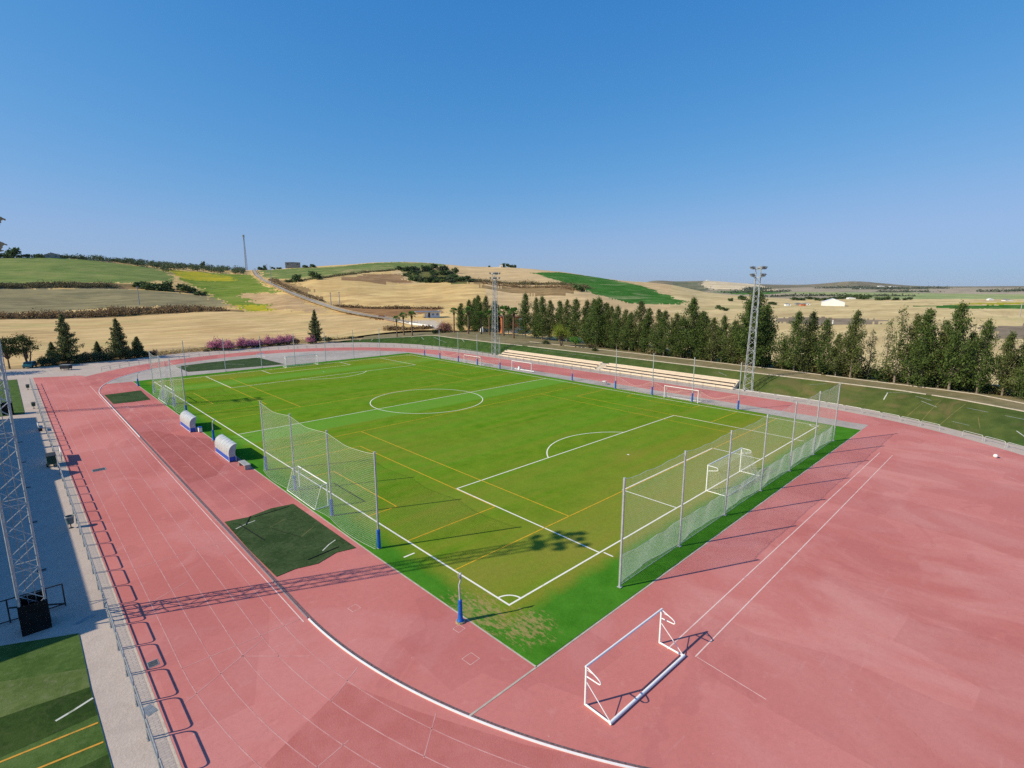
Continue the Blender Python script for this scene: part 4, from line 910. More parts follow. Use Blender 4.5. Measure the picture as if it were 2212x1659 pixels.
# ------------------------------------------------------------------ floodlight towers
def lamp(head,p,rz,tilt,hm):
    R=Matrix.Rotation(rz,3,'Z')@Matrix.Rotation(tilt,3,'X')
    mb=MB(); mb.box(p,(.62,.22,.46),m=0,R=R); q=Vector(p)+R@Vector((0,.16,0)); mb.box(q,(.40,.16,.30),R=R); mb.box(Vector(p)+R@Vector((0,-.17,.2)),(.64,.16,.03),R=R)
    o=mb.build('floodlight',M[hm],head)
    mb=MB(); mb.box(Vector(p)+R@Vector((0,-.117,0)),(.54,.012,.38),R=R)
    for k in range(3): mb.box(Vector(p)+R@Vector((0,-.135,-.14+.14*k)),(.56,.03,.018),R=R)
    mb.build('lens',M['lens'],o)
def tower(wrap,H=20.2,w0=1.1,w1=.8,head_rz=0,hm='housing'):
    g=empty('floodlight_tower')
    def w(z): return w0+(w1-w0)*z/H
    for sx in(-1,1):
        for sy in(-1,1):
            mb=MB(); mb.tube([(sx*w(0)/2,sy*w(0)/2,0),(sx*w(H)/2,sy*w(H)/2,H)],.058,7); mb.build('leg',M['galv'],g,True)
    mb=MB(); n=22; dz=H/n
    for i in range(n):
        z0,z1=i*dz,(i+1)*dz; a,b=w(z0)/2,w(z1)/2; f=1 if i%2 else -1
        for (p,q) in (((-1,-1),(1,-1)),((1,-1),(1,1)),((1,1),(-1,1)),((-1,1),(-1,-1))):
            u,v=(p,q) if f>0 else (q,p); mb.tube([(u[0]*a,u[1]*a,z0),(v[0]*b,v[1]*b,z1)],.026,5,cap=False)
            if i%4==0: mb.tube([(p[0]*a,p[1]*a,z0+.02),(q[0]*a,q[1]*a,z0+.02)],.026,5,cap=False)
    mb.build('bracing',M['galv'],g)
    mb=MB()
    for s in(-.17,.17): mb.tube([(s,w0/2-.12,.5),(s,w1/2-.12,H)],.018,5)
    for i in range(int(H/.4)): z=.6+i*.4; mb.tube([(-.17,w(z)/2-.12,z),(.17,w(z)/2-.12,z)],.012,4)
    mb.build('ladder',M['dgalv'],g)
    # head: two rings of lamps on arms
    head=empty('lamp_head',(0,0,H),head_rz); head.parent=g
    mb=MB()
    for sx in(-1,1):
        for sy in(-1,1): mb.tube([(sx*.38,sy*.38,-.1),(sx*.38,sy*.38,1.75)],.05,6); mb.tube([(sx*.4,sy*.4,.0),(sx*.95,sy*.95,.25)],.035,6); mb.tube([(sx*.4,sy*.4,1.35),(sx*1.0,sy*1.0,1.62)],.035,6)
    for z in(.05,1.4):
        for (p,q) in (((-.4,-.4),(.4,-.4)),((.4,-.4),(.4,.4)),((.4,.4),(-.4,.4)),((-.4,.4),(-.4,-.4))): mb.tube([(p[0],p[1],z),(q[0],q[1],z)],.045,6)
    mb.box((0,0,.02),(1.0,1.0,.05)); mb.build('lamp_frame',M['galv'],g).parent=head
    for z,rr in((.45,1.2),(1.68,1.3)):
        for k in range(4):
            a=pi/4+k*pi/2
            lamp(head,(rr*cos(a),rr*sin(a),z),a+pi/2,.45,hm)
        if z>1: lamp(head,(.0,-.75,z),0,.45,hm); lamp(head,(.75,0,z),pi/2,.45,hm)
    if wrap:
        mb=MB(); h=1.75; a=w0/2+.08
        bm=bmesh.new()
        N=9;vs=[]
        for j in range(5):
            for c in range(4):
                for i in range(N):
                    t=i/N; p=[(-a,-a),(a,-a),(a,a),(-a,a)][c]; q=[(a,-a),(a,a),(-a,a),(-a,-a)][c]
                    b=.035*mnoise.noise((c*3+t*4,j*.9,1))
                    x=p[0]+(q[0]-p[0])*t;y=p[1]+(q[1]-p[1])*t; l=hypot(x,y); vs.append((x+x/l*b,y+y/l*b,h*j/4))
        T=4*N; fs=[(j*T+i,j*T+(i+1)%T,(j+1)*T+(i+1)%T,(j+1)*T+i) for j in range(4) for i in range(T)]; mb.add(vs,fs); bm.free(); mb.build('base_wrap',M['black'],g)
    else:
        mb=MB()
        for sx in(-1,1):
            for sy in(-1,1): mb.box((sx*w0/2,sy*w0/2,.1),(.4,.4,.24))
        mb.build('footing',M['greyconc'],g)
    return g
t=tower(True,H=20.3,w0=1.07,w1=1.0,head_rz=pi/4,hm='tan'); t.location=(-20.44,16.95,0); tag(t,'lattice floodlight tower with black-wrapped base in the left foreground','floodlight tower','floodlight towers')
t=tower(True,H=20.3,w0=1.07,w1=1.0,hm='tan'); t.location=(-20.85,84.6,0); tag(t,'lattice floodlight tower with black-wrapped base far down the left walkway','floodlight tower','floodlight towers')
t=tower(False,H=20.1,w0=1.35,w1=.75); t.location=(75.75,16.55,-.02); t.rotation_euler=(0,0,.2); tag(t,'lattice floodlight tower at the near end of the bleachers, rising above the tree row','floodlight tower','floodlight towers')
t=tower(False,H=20.0,w0=1.35,w1=.75); t.location=(75.6,84.5,-.02); t.rotation_euler=(0,0,.2); tag(t,'lattice floodlight tower at the far end of the bleachers among the palms','floodlight tower','floodlight towers')
# ------------------------------------------------------------------ left walkway things
def litter_bin(mt,h=1.0):
    g=empty('litter_bin'); mb=MB(); mb.lathe([(0,.38),(.22,.38),(.27,h-.02),(.285,h),(.25,h),(.23,.42)],n=14); mb.build('basket',M[mt],g,True)
    mb=MB(); mb.lathe([(.272,h-.10),(.30,h-.09),(.30,h),(.272,h+.01)],n=14); mb.build('rim',M['greyconc'],g,True)
    mb=MB(); mb.tube([(0,.0,0),(0,0,.4)],.035,7); mb.lathe([(0,.03),(.16,.02),(.16,0)],n=10); mb.build('post',M['dark'],g); return g
for (x,y,m,l) in ((-17.85,31.3,'binteal','grey litter bin with pale rim by the rail in front of the near tower shadow'),(-17.95,87.,'bingreen','dark green litter bin by the rail near the far left tower'),(-18.,107.,'bingreen','dark litter bin near the far end of the left rail')):
    g=litter_bin(m); g.location=(x,y,-.02); tag(g,l,'litter bin','litter bins along the walkway')
g=empty('equipment_cart',(-17.85,51.6,-.02)); mb=MB(); mb.bevbox((0,-.3,.75),(.75,1.5,.85),.04); mb.build('cabinet',M['bingreen'],g); mb=MB(); mb.bevbox((.0,-.3,1.21),(.82,1.6,.06),.02); mb.build('lid',M['dark'],g)
mb=MB(); mb.tube([(.1,-1.05,.7),(.1,-1.5,1.0),(.35,-1.5,1.0),(.35,-1.05,.7)],.025,6); mb.build('handle',M['dark'],g)
for s in(-1,1): mb=MB(); mb.tube([(s*.36,-.6,.2),(s*.46,-.6,.2)],.2,12); mb.build('wheel',M['rubber'],g)
for s in(-1,1): mb=MB(); mb.box((s*.3,.3,.17),(.06,.06,.34)); mb.build('leg',M['dark'],g)
tag(g,'dark green equipment cart beside the rail on the left walkway','cart')
g=empty('sign_board',(-16.98,53.2,-.02)); mb=MB(); mb.bevbox((0,0,.80),(.05,3.0,.75),.015,m=0); mb.build('panel',M['white'],g)
for s in(-1,1): mb=MB(); mb.tube([(-.04,s*1.3,0),(-.04,s*1.3,1.2)],.025,6); mb.build('post',M['dgalv'],g)
tag(g,'blank white board fixed on the track side of the rail beside the cart','board')
g=empty('walkway_bench',(-18.0,70.2,-.02)); mb=MB(); mb.bevbox((0.12,0,.46),(.42,1.7,.05),.015); mb.build('seat',M['greyconc'],g); mb=MB(); mb.bevbox((-.14,0,.74),(.06,1.7,.34),.015); mb.build('backrest',M['white'],g)
for s in(-1,1): mb=MB(); mb.box((0.05,s*.7,.22),(.36,.06,.44)); mb.build('leg',M['dark'],g)
tag(g,'pale bench with a white backrest beside the left rail','bench')
g=empty('tubular_fence',(-22.3,18.55,-.02),-.03); mb=MB()
for z in(.12,1.42): mb.tube([(-4,0,z),(3.2,0,z)],.035,6)
mb.build('rail',M['dark'],g)
for x in(-4,-1.6,.8,3.2): mb=MB(); mb.tube([(x,0,0),(x,0,1.44)],.04,6); mb.build('post',M['dark'],g)
mb=MB(); mb.tube([(.85,0,.9),(3.15,0,.15)],.05,6); mb.tube([(-3.9,0,1.0),(-1.7,0,.3)],.05,6); mb.build('brace',M['dark'],g)
tag(g,'black tubular fence panel behind the wrapped base of the near left tower','fence')
# dark cart and teal car at the far left
g=empty('metal_trolley',(-10.95,131.0,-.02),-.7); mb=MB(); mb.bevbox((0,0,.72),(1.9,1.1,.8),.04); mb.build('box',M['dark'],g); mb=MB(); mb.bevbox((0,0,1.16),(2.0,1.2,.07),.02); mb.build('lid',M['dgalv'],g)
for sx in(-1,1):
    for sy in(-1,1): mb=MB(); mb.box((sx*.8,sy*.42,.16),(.08,.08,.34)); mb.build('leg',M['dark'],g)
tag(g,'dark metal box trolley standing on the grey paving at the far left','trolley')
def car(paint_):
    g=empty('parked_car'); mb=MB(); side=[(-1.95,.3),(-1.98,.75),(-1.5,.88),(-.95,1.36),(.75,1.40),(1.45,.98),(1.95,.9),(2.0,.35)]
    n=len(side); mb.add([(x,-.8,z) for x,z in side]+[(x,.8,z) for x,z in side],[tuple(range(n))[::-1],tuple(range(n,2*n))]+[(i,(i+1)%n,(i+1)%n+n,i+n) for i in range(n)]); mb.build('body',paint_,g)
    for s in(-1,1): mb=MB(); mb.add([(x,s*.812,z) for x,z in((-1.2,.92),(-.88,1.28),(.68,1.31),(1.2,.98))],[(0,1,2,3)]); mb.build('side_window',M['glass'],g)
    mb=MB(); mb.add([(-1.46,-.7,.90),(-1.46,.7,.90),(-1.0,.66,1.335),(-1.0,-.66,1.335)],[(0,1,2,3)]); mb.add([(1.42,-.7,1.015),(1.42,.7,1.015),(.84,.66,1.37),(.84,-.66,1.37)],[(3,2,1,0)]); o=mb.build('windscreen',M['glass'],g); o.location=(0,0,.006)
    for sx in(-1.2,1.25):
        for s in(-1,1): mb=MB(); mb.tube([(sx,s*.66,.32),(sx,s*.83,.32)],.32,14); mb.build('wheel',M['rubber'],g)
    return g
g=car(M['teal']); g.location=(-16.6,141.2,-.05); g.rotation_euler=(0,0,1.3); tag(g,'teal car half hidden under the trees at the far left edge of the paving','car')
# grandstand left of the frame, whose shadow falls on the walkway
g=empty('grandstand',(-28.75,52.2,0)); L=64.8
mb=MB(); mb.extrude_y([(0,0),(0,1.4),(-6.8,4.8),(-7.2,4.8),(-7.2,0)],-L/2,L/2); mb.build('terrace',M['greyconc'],g)
for i in range(8): mb=MB(); mb.box((-.6-i*.82,0,1.75+i*.42),(.42,L-.6,.10)); mb.build('seat_row',M['dugblue'],g)
mb=MB(); mb.box((-7.1,0,4.),(.25,L,8.)); mb.build('wall',M['wall'],g)
mb=MB(); mb.extrude_y([(0,7.86),(0,8.0),(-7.4,8.5),(-7.4,8.36)],-L/2,L/2); mb.build('roof',M['dgalv'],g)
mb=MB(); mb.box((-3.6,-L/2-.12,4.),(7.2,.2,8.)); mb.box((-3.6,L/2+.12,4.),(7.2,.2,8.)); mb.build('end_wall',M['wall'],g)
mb=MB()
for y in(28.7,24.7,20.9,17.0,13.2): mb.add([(0,y-.42-.1,7.9),(0,y+.42-.1,7.9),(0,y,9.32),(-.15,y-.42-.1,7.9),(-.15,y+.42-.1,7.9),(-.15,y,9.32)],[(0,1,2),(5,4,3),(0,2,5,3),(1,4,5,2),(0,3,4,1)])
mb.build('finial',M['dgalv'],g)
mb=MB(); y=.55; mb.add([(0,y-2.4,7.9),(0,y+2.4,7.9),(0,y+.1,9.75),(-3,y-2.4,7.9),(-3,y+2.4,7.9),(-3,y+.1,9.75)],[(0,1,2),(5,4,3),(0,2,5,3),(1,4,5,2),(0,3,4,1)]); mb.build('gable',M['wall'],g)
tag(g,'covered grandstand beyond the left edge that shades the walkway','grandstand')
# ------------------------------------------------------------------ vegetation
rnd=random.Random(11)
def casuarina(seed,H=11.,Rm=2.2,bare=1.1,dens=1.,mat=None,lean=0.):
    random.seed(seed); g=empty('casuarina_tree'); tr=MB()
    tops=[(0,0,H)]
    if seed%3==0: tops=[(0,0,H),(.9*random.choice((-1,1)),.4,H*.86)]
    tr.tube([(0,0,-.4),(.03,0,.3),(.05,.04,H*.35),(.0,-.05,H*.7),(0,0,H*.96)],[.24,.17,.13,.07,.02],7)
    lf=MB()
    for ti,(tx,ty,th) in enumerate(tops):
        n=int((62 if ti==0 else 30)*dens)
        for i in range(n):
            t=((i+random.random())/n)**.9; z=bare+(th-bare)*t
            Rr=Rm*(1-t)**.75*(.40+.80*random.random())*(1 if t>.10 else .7)+.16
            if ti: Rr*=.6
            a=random.random()*2*pi+i*2.4; up=random.uniform(.15,.75)
            cx,cy=tx*t**.5,ty*t**.5
            ex,ey,ez=cx+Rr*cos(a),cy+Rr*sin(a),z+Rr*up
            tr.tube([(cx*.6,cy*.6,z-.1),((cx+ex)/2,(cy+ey)/2,z+Rr*up*.35),(ex,ey,ez)],[.04*(1.2-t),.025,.008],3,cap=False)
            m=int((34+Rr*26)*dens*.9)
            for k in range(m):
                q=random.random()**.6; s=.20+.20*(1-q)+.10*Rr
                p=(cx+(ex-cx)*q+random.gauss(0,s*.75),cy+(ey-cy)*q+random.gauss(0,s*.75),z+Rr*up*q*q+random.gauss(0,s*.75))
                lf.leaf(p,random.uniform(.22,.46)*(1-.25*t),0,.3,.5)
    tr.build('trunk',M['palebark'],g,True); lf.build('crown',mat or L_CAS,g); return g
def broad(seed,H=6.,R=2.4,mat=None,trunk=1.6,n=40,per=90,leafs=.3,multi=1,name='broadleaf_tree'):
    random.seed(seed); g=empty(name); tr=MB(); lf=MB()
    for m in range(multi):
        ox=.0 if multi==1 else .35*cos(m*2.2); oy=0 if multi==1 else .35*sin(m*2.2)
        tr.tube([(ox*.3,oy*.3,-.3),(ox,oy,trunk*.6),(ox*1.8,oy*1.8,trunk*1.15),(ox*2.2,oy*2.2,H*.6)],[.20,.15,.12,.06],7)
    for i in range(n):
        a=random.random()*2*pi; u=random.uniform(-.75,1); rr=(random.random()**.4)
        cx=R*rr*sqrt(max(0,1-u*u*.8))*cos(a)*.85; cy=R*rr*sqrt(max(0,1-u*u*.8))*sin(a)*.85; cz=trunk+(H-trunk)*(.5+.45*u*rr)
        tr.tube([(cx*.1,cy*.1,trunk),(cx*.5,cy*.5,trunk+(cz-trunk)*.6),(cx,cy,cz)],[.05,.03,.012],3,cap=False)
        s=R*random.uniform(.14,.26)
        for k in range(per): lf.leaf((cx+random.gauss(0,s),cy+random.gauss(0,s),cz+random.gauss(0,s*.75)),random.uniform(.6,1.2)*leafs,0,.5,.65)
    tr.build('trunk',M['bark'],g,True); lf.build('crown',mat or L_BRD,g); return g
def conifer(seed,H=11.,R=3.0):
    random.seed(seed); g=empty('conifer_tree'); tr=MB(); lf=MB()
    tr.tube([(0,0,-.4),(0,0,H*.5),(0.05,0,H)],[.24,.15,.02],7)
    nt=17
    for i in range(nt):
        t=i/(nt-1); z=.9+(H-1.1)*t; Rr=R*(1-t)**.85*random.uniform(.8,1.15)+.15
        nb_=int(9-4*t)
        for b in range(nb_):
            a=2*pi*b/nb_+i*.9+random.uniform(-.3,.3); L=Rr*random.uniform(.45,1.25); drop=random.uniform(-.05,.35)
            e=(L*cos(a),L*sin(a),z+L*drop)
            tr.tube([(0,0,z),(L*.5*cos(a),L*.5*sin(a),z+L*drop*.2),e],[.05*(1.1-t),.03,.01],3,cap=False)
            for k in range(int(20+34*L)):
                q=random.random()**.8; sp=.11+.15*(1-q)*L
                lf.leaf((L*q*cos(a)+random.gauss(0,sp),L*q*sin(a)+random.gauss(0,sp),z+L*drop*q*q+random.gauss(0,.20)),random.uniform(.24,.46),0,.6,.5)
    tr.build('trunk',M['bark'],g,True); lf.build('crown',L_CON,g); return g
def palm(seed,H=7.):
    random.seed(seed); g=empty('palm_tree'); tr=MB(); lf=MB(); dr=MB()
    tr.tube([(0,0,-.3),(.03,0,.4),(.08,.03,H*.5),(.05,.05,H-1.1)],[.33,.25,.2,.2],9)
    top=Vector((.05,.05,H-1.05))
    for i in range(34):
        a=random.random()*2*pi; el=random.uniform(-.35,1.35); L=random.uniform(.75,1.05)
        d=Vector((cos(a)*cos(el),sin(a)*cos(el),sin(el))); c=top+d*L*.95
        tr.tube([top,top+d*L*.5,c],[.03,.02,.015],3,cap=False)
        side=d.cross(Vector((0,0,1))).normalized(); upv=side.cross(d)
        for k in range(11):
            th=-1.25+2.5*k/10; l=.85*(1-.12*abs(th)); q=(d*cos(th)+side*sin(th)).normalized(); w=(d*-sin(th)+side*cos(th)).normalized()*.075
            m_=c+q*l*.6; e=c+q*l-Vector((0,0,.10+.12*random.random())); up_=upv*.02
            lf.add([c,m_+w+up_,e,m_-w-up_],[(0,1,2,3)])
    for i in range(60):
        a=random.random()*2*pi; z=H-1.25-random.random()*.75; dr.leaf((.05+.27*cos(a),.05+.27*sin(a),z),.5,0,.1,.35)
    tr.build('trunk',M['palmbark'],g,True); lf.build('crown',L_PALM,g); dr.build('dead_skirt',L_DRY,g); return g
def bush(seed,R=1.4,H=2.2,mat=None,flower=None,n=20,per=70,ls=.16,name='bush',fl=.45):
    random.seed(seed); g=empty(name); lf=MB(); fb=MB(); st=MB()
    for i in range(n):
        a=random.random()*2*pi; rr=random.random()**.5; u=random.random()
        cx=R*rr*cos(a)*.72; cy=R*rr*sin(a)*.72; cz=H*(.18+.62*u*(1-.45*rr*rr))
        st.tube([(cx*.2,cy*.2,-.1),(cx*.7,cy*.7,cz*.6),(cx,cy,cz)],[.03,.02,.01],3,cap=False); s=R*.20
        for k in range(per):
            p=(cx+random.gauss(0,s),cy+random.gauss(0,s),max(.05,cz+random.gauss(0,s*.9)))
            (fb if (flower and random.random()<fl and p[2]>H*.25) else lf).leaf(p,random.uniform(.7,1.3)*ls,0,.5,.7)
    st.build('stem',M['bark'],g); lf.build('foliage',mat or L_BUSH,g)
    if flower: fb.build('blossom',flower,g)
    return g
def farbush(seed,mat=None,name='shrub',n=14,per=42,ls=.13):
    # unit shrub, one metre tall and one metre wide
    random.seed(seed); lf=MB()
    for i in range(n):
        a=random.random()*2*pi; rr=random.random()**.5*.36; cz=.12+.62*random.random()*(1-rr)
        for k in range(per): lf.leaf((rr*cos(a)+random.gauss(0,.085),rr*sin(a)+random.gauss(0,.085),max(0,cz+random.gauss(0,.085))),random.uniform(.7,1.4)*ls,0,.5,.75)
    return lf.build(name,mat or L_FAR)
# --- row of casuarinas on the right bank
CAS=[casuarina(i,11.,3.5 if i%2 else 3.0,1.1 if i%3 else .5,1.3,(L_CAS if i%2 else L_CAS2)) for i in range(6)]
CASD=casuarina(20,11.,3.7,.8,1.5,L_CAS); CASG=casuarina(21,11.,2.6,1.2,.55,L_CAS2)
ROW=[(91.6,-26,9),(86.9,-23,10.2),(88.4,-18.4,9.8),(85.0,-19.4,9.6),(86.9,-16.4,9.6),(86.2,-13.6,11),(88.0,-12.0,9.3),(85.8,-10.3,13.3),(87.5,-8.7,10.6),(85.9,-6.6,12.4),(87.6,-4.8,11.4),(86.4,-3.1,12.7),(88.2,-1.3,10.8),(88.9,1.2,8.9),(87,3.5,11.8),(89.2,4.4,7.8),(87.5,5.9,7.6),(88.0,8.3,10),(87.9,10.6,11.2),(88.4,13.2,11.1),(89.5,15.7,6.0),(88.7,19.2,12.2),(88.6,21.3,15.1),(90.2,23.0,12.8),(89.2,25.4,8.9),(89.4,27.9,9.7),(89.5,30.1,9.2),(90.3,33.0,10.6),(90.4,35.5,13.4),(89.4,37.2,8.9),(89.6,38.9,9.8),(89.5,41.7,10.2),(91.2,44.3,10.6),(91.5,47.2,10.8),(92.7,50.4,12.3),(92.0,52.6,9.6),(93.1,54.8,10.2),(92.8,57.0,10.9),(93.6,59.4,10.9),(94.2,61.5,11.6),(93.1,63.4,12.8),(95.5,66.5,12.6),(96.8,70,12.2),(97.6,74.5,12.4),(99.0,79.0,12.2),(99.8,82.5,11.7),(98.6,85.3,11.8),(98.0,87.8,12.9),(99.1,91.5,12.5),(99.4,96.4,13.6),(105,110,9.5),(106,118,11.2),(104.5,121,12.6),(103.5,124,12.9),(105.5,127,12.0),(102.8,128.5,11.4),(107.5,131,12.2),(101.5,131.5,10.4)]
firstused=set()
def put2(proto,x,y,z,rz,sc,label,cat,group,name=None):
    if proto.as_pointer() in firstused: o=copy_tree(proto)
    else: firstused.add(proto.as_pointer()); o=proto
    o.location=(x,y,z); o.rotation_euler=(0,0,rz); o.scale=sc if isinstance(sc,tuple) else (sc,)*3
    return tag(o,label,cat,group)
def sizew(h): return 'tall' if h>12 else ('short' if h<9 else 'mid-height')
for k,(x,y,h) in enumerate(ROW):
    pr=CASD if h>12.6 and k%2==0 else (CASG if k in(11,12,13) else CAS[k%6])
    zz=bankz(x,y)-.12 if y<135 else 1.9
    if k<50: lab='%s dark green casuarina, %s tree from the right-hand end of the row on the bank'%(sizew(h),ordw(k+1))
    else: lab='%s casuarina behind the palms, %s in the clump at the far end of the bank'%(sizew(h),ordw(k-49))
    wv=(h/11)**.75*rnd.uniform(.88,1.12)*(.86 if k<20 else 1.)
    put2(pr,x,y,zz,rnd.random()*6.28,(wv,wv,h/11),lab,'tree','trees in the row on the right bank')
# undergrowth between the trunks
UB=[bush(40+i,1.3,1.5,L_DRYG if i==2 else L_BRD,None,16,55,.2,'undergrowth_bush') for i in range(3)]
k=0
for i in range(44):
    y=-27+i*2.2+rnd.uniform(-.8,.8); x=(88.6 if y<12 else 90.2 if y<45 else 93+(y-45)*.12)+rnd.uniform(-.6,1.6); k+=1
    put2(UB[i%3],x,y,bankz(x,y)-.1,rnd.random()*6,rnd.uniform(1.1,1.9),'low bush in the undergrowth beneath the tree row, %s from the right-hand end'%ordw(k),'bush','undergrowth bushes under the tree row')
LM=broad(61,5.6,2.7,L_LIME,1.5,34,110,.22,2,'lime_green_tree'); put2(LM,87.2,70.8,bankz(87.2,70.8)-.05,0,1.03,'bright lime green feathery tree in front of the row behind the bleachers','tree',None)
put2(broad(62,3.1,1.5,L_BRIGHT,.9,22,90,.2,1,'small_green_tree'),86.9,65.7,bankz(86.9,65.7)-.05,0,1.,'small round bright green tree beside the lime green tree','tree',None)
for i,(x,y,h) in enumerate(((87.3,76.5,1.2),(85,58,1.0),(88.4,62,1.6))):
    put2(UB[i],x,y,bankz(x,y)-.05,i,h*.7,('sparse sapling bush near the lime tree','tiny bush on the terrace above the bleachers','bush to the right of the small bright tree')[i],'bush',None)
PALMS=[palm(70+i,7.5) for i in range(3)]
PL=[(76.7,135.8,6.9),(81.0,138.1,7.8),(79.8,131,8.0),(90.2,121.3,8.1),(90.9,114.6,8.7),(95,112.7,7.2),(95.2,108.8,7.8),(92.9,95,9.3),(97.5,104.5,9.5)]
PN_=['leftmost of the three palms left of the big purple bush','middle of the three palms left of the big purple bush','rightmost of the three palms left of the big purple bush','palm with pale trunk just right of the big purple bush','tall palm second to the right of the purple bush','third palm right of the purple bush','fourth palm right of the purple bush, beside the far right tower','solitary palm right of the far right tower with a dark shadow pool','palm behind the far right tower in front of the orange house']
for i,(x,y,h) in enumerate(PL):
    put2(PALMS[i%3],x,y,max(1.2,bankz(x,y))-.05 if i>2 else max(bankz(x,y),1.0),i*1.3,h/7.5,'fan palm tree, '+PN_[i],'palm','palms on the far bank')
put2(bush(80,2.9,4.0,L_DRYG,L_DPINK,44,120,.22,'oleander',.55),90.6,127,1.9,0,1.05,'big dull purple flowering bush beside the palms','bush',None)
put2(bush(81,1.6,2.2,L_BRD,None,18,60,.2,'bush'),86.6,127.8,1.9,0,1.,'dark green bush at the left foot of the big purple bush','bush',None)
# --- oleanders behind the far bend
OL=[bush(85+i,1.75,2.6,L_BUSH,L_PINK,30,110,.19,'oleander',.75) for i in range(3)]
OLP=[(23.4,146.6,3.0,1.25),(25.9,144.6,2.5,1.15),(30.5,145.6,2.85,1.2),(33.4,146.6,2.3,1.0),(38.6,147.6,2.5,1.05),(41.6,147.9,2.6,1.05),(44.4,147.8,2.75,1.1),(35.6,147.6,2.0,.8)]
for i,(x,y,h,w) in enumerate(OLP): put2(OL[i%3],x,y,-.08,i*1.1,(w*1.05,w*1.05,h/2.6*1.35),'pink flowering oleander behind the far bend, %s from the left in the hedge'%ordw(i+1 if i<4 else (5 if i==7 else i+2)),'bush','pink oleanders behind the far bend')
put2(bush(88,1.3,2.2,L_DRYG,L_DPINK,16,70,.2,'oleander',.45),46.6,147,-.08,0,1.,'reddish oleander at the right end of the pink hedge','bush',None)
put2(OL[1],50.6,144.9,-.08,2,(.9,.9,1.2),'pink oleander at the foot of the dark conifer','bush','pink oleanders behind the far bend')
put2(bush(89,1.25,2.0,L_BRD,L_DPINK,18,80,.18,'oleander',.35),7.7,144.9,-.08,0,1.05,'small dark oleander with pink top behind the far left net','bush',None)
# --- left edge trees
put2(conifer(90,11.,3.3),-9.6,144.2,-.1,0,1.05,'tall tiered conifer left of the dark trolley shadow at the far left','tree','tiered conifers by the far bend')
put2(conifer(91,10.,3.4),.6,143.8,-.1,1,1.02,'tall tiered conifer to the left of the small pink-topped oleander','tree','tiered conifers by the far bend')
put2(conifer(92,10.6,2.6),52.6,145.8,-.1,2,1.0,'dark conifer standing alone right of the pink oleanders','tree','tiered conifers by the far bend')
put2(conifer(93,5.6,1.7),-12.2,145.2,-.1,0,.9,'small leaning conifer left of the tall tiered conifer','tree','tiered conifers by the far bend')
put2(conifer(94,5.6,1.7),4.6,144.9,-.1,2,.95,'small conifer on the right of the two in front of the straw field','tree','tiered conifers by the far bend')
put2(conifer(95,5.6,1.6),-3.6,145.4,-.1,4,.82,'small conifer on the left flank of the second tall conifer','tree','tiered conifers by the far bend')
put2(broad(96,7.9,2.5,L_BRD,2.0,34,90,.3,3),-16.8,142.6,-.1,0,1.,'multi-stemmed dark broadleaf tree beside the teal car','tree',None)
put2(broad(97,7.0,2.6,L_BRD,2.1,34,90,.3,1),-20.0,142.6,-.1,0,1.05,'dark broadleaf tree cut by the left edge of the photo','tree',None)
put2(broad(98,8.5,3.4,L_BRD,2.0,40,80,.34,1),-27.5,136.3,-.1,0,1.05,'broadleaf tree beyond the left edge shading the grey paving','tree','shade trees beyond the left edge')
put2(broad(99,8.5,3.4,L_BRD,2.0,40,80,.34,1),-33.5,139.5,-.1,1,1.0,'second broadleaf tree beyond the left edge shading the paving','tree','shade trees beyond the left edge')
HB=[bush(100+i,1.5,2.1,L_BUSH,None,24,80,.2) for i in range(3)]
HBP=[(-14.4,143.6,1.15),(-12.4,143.0,1.15),(-8.0,143.0,1.1),(-6.0,143.8,1.3),(-3.9,144.2,1.3),(-1.8,144.2,1.25),(2.2,144.4,1.2),(4.4,145.0,1.0),(6.1,145.2,.72)]
for i,(x,y,s) in enumerate(HBP): put2(HB[i%3],x,y,-.1,i,(s,s,s*.95),'dark green bush behind the far left paving, %s from the left in the hedge'%ordw(i+1),'bush','hedge bushes at the far left')
put2(bush(104,.9,1.0,L_BUSH,None,12,60,.16),57.6,147.5,-.1,0,1.5,'low dark bush right of the solitary dark conifer','bush',None)
put2(bush(105,.8,1.2,L_BUSH,None,12,60,.16),66.5,148.5,-.05,0,1.2,'small round bush in the straw before the far bend','bush',None)
put2(bush(106,.8,1.0,L_DRYG,None,12,60,.16),20.6,145.6,-.1,0,1.1,'low olive bush left of the pink oleanders','bush',None)
# straw-coloured tall grass along the field edge
tg=MB(); random.seed(3)
for i in range(15000):
    u=random.random(); x=-15+85*u; yb=(144.8 if x<6 else 144.8+(x-6)*.22 if x<20 else 147.9+min(2.,(x-20)*.08)); y=yb+random.uniform(.4,4.2)
    if x>46 and random.random()<.5: continue
    tg.leaf((x,y,.25+random.random()*.45-.1),random.uniform(.3,.7),0,-.2,.22)
tag(tg.build('tall_grass',L_STRAW),'dry straw-coloured tall grass along the edge of the field','grass',None,'stuff')
# thin wire fence of the field
g=empty('wire_fence',(0,0,0)); FP=[(8.2,142.6)]+[(8.2+i*4.2,143.4+i*1.35 if i<5 else 149.6+(i-5)*.25) for i in range(1,14)]
for x,y in FP: mb=MB(); mb.tube([(x,y,-.1),(x,y,1.7)],.045,5); mb.build('post',M['dgalv'],g)
mb=MB()
for z in(.5,1.0,1.6): mb.tube([(x,y,z) for x,y in FP],.012,3,cap=False)
mb.build('wire',M['dgalv'],g); tag(g,'thin wire fence along the straw field behind the oleanders','fence')
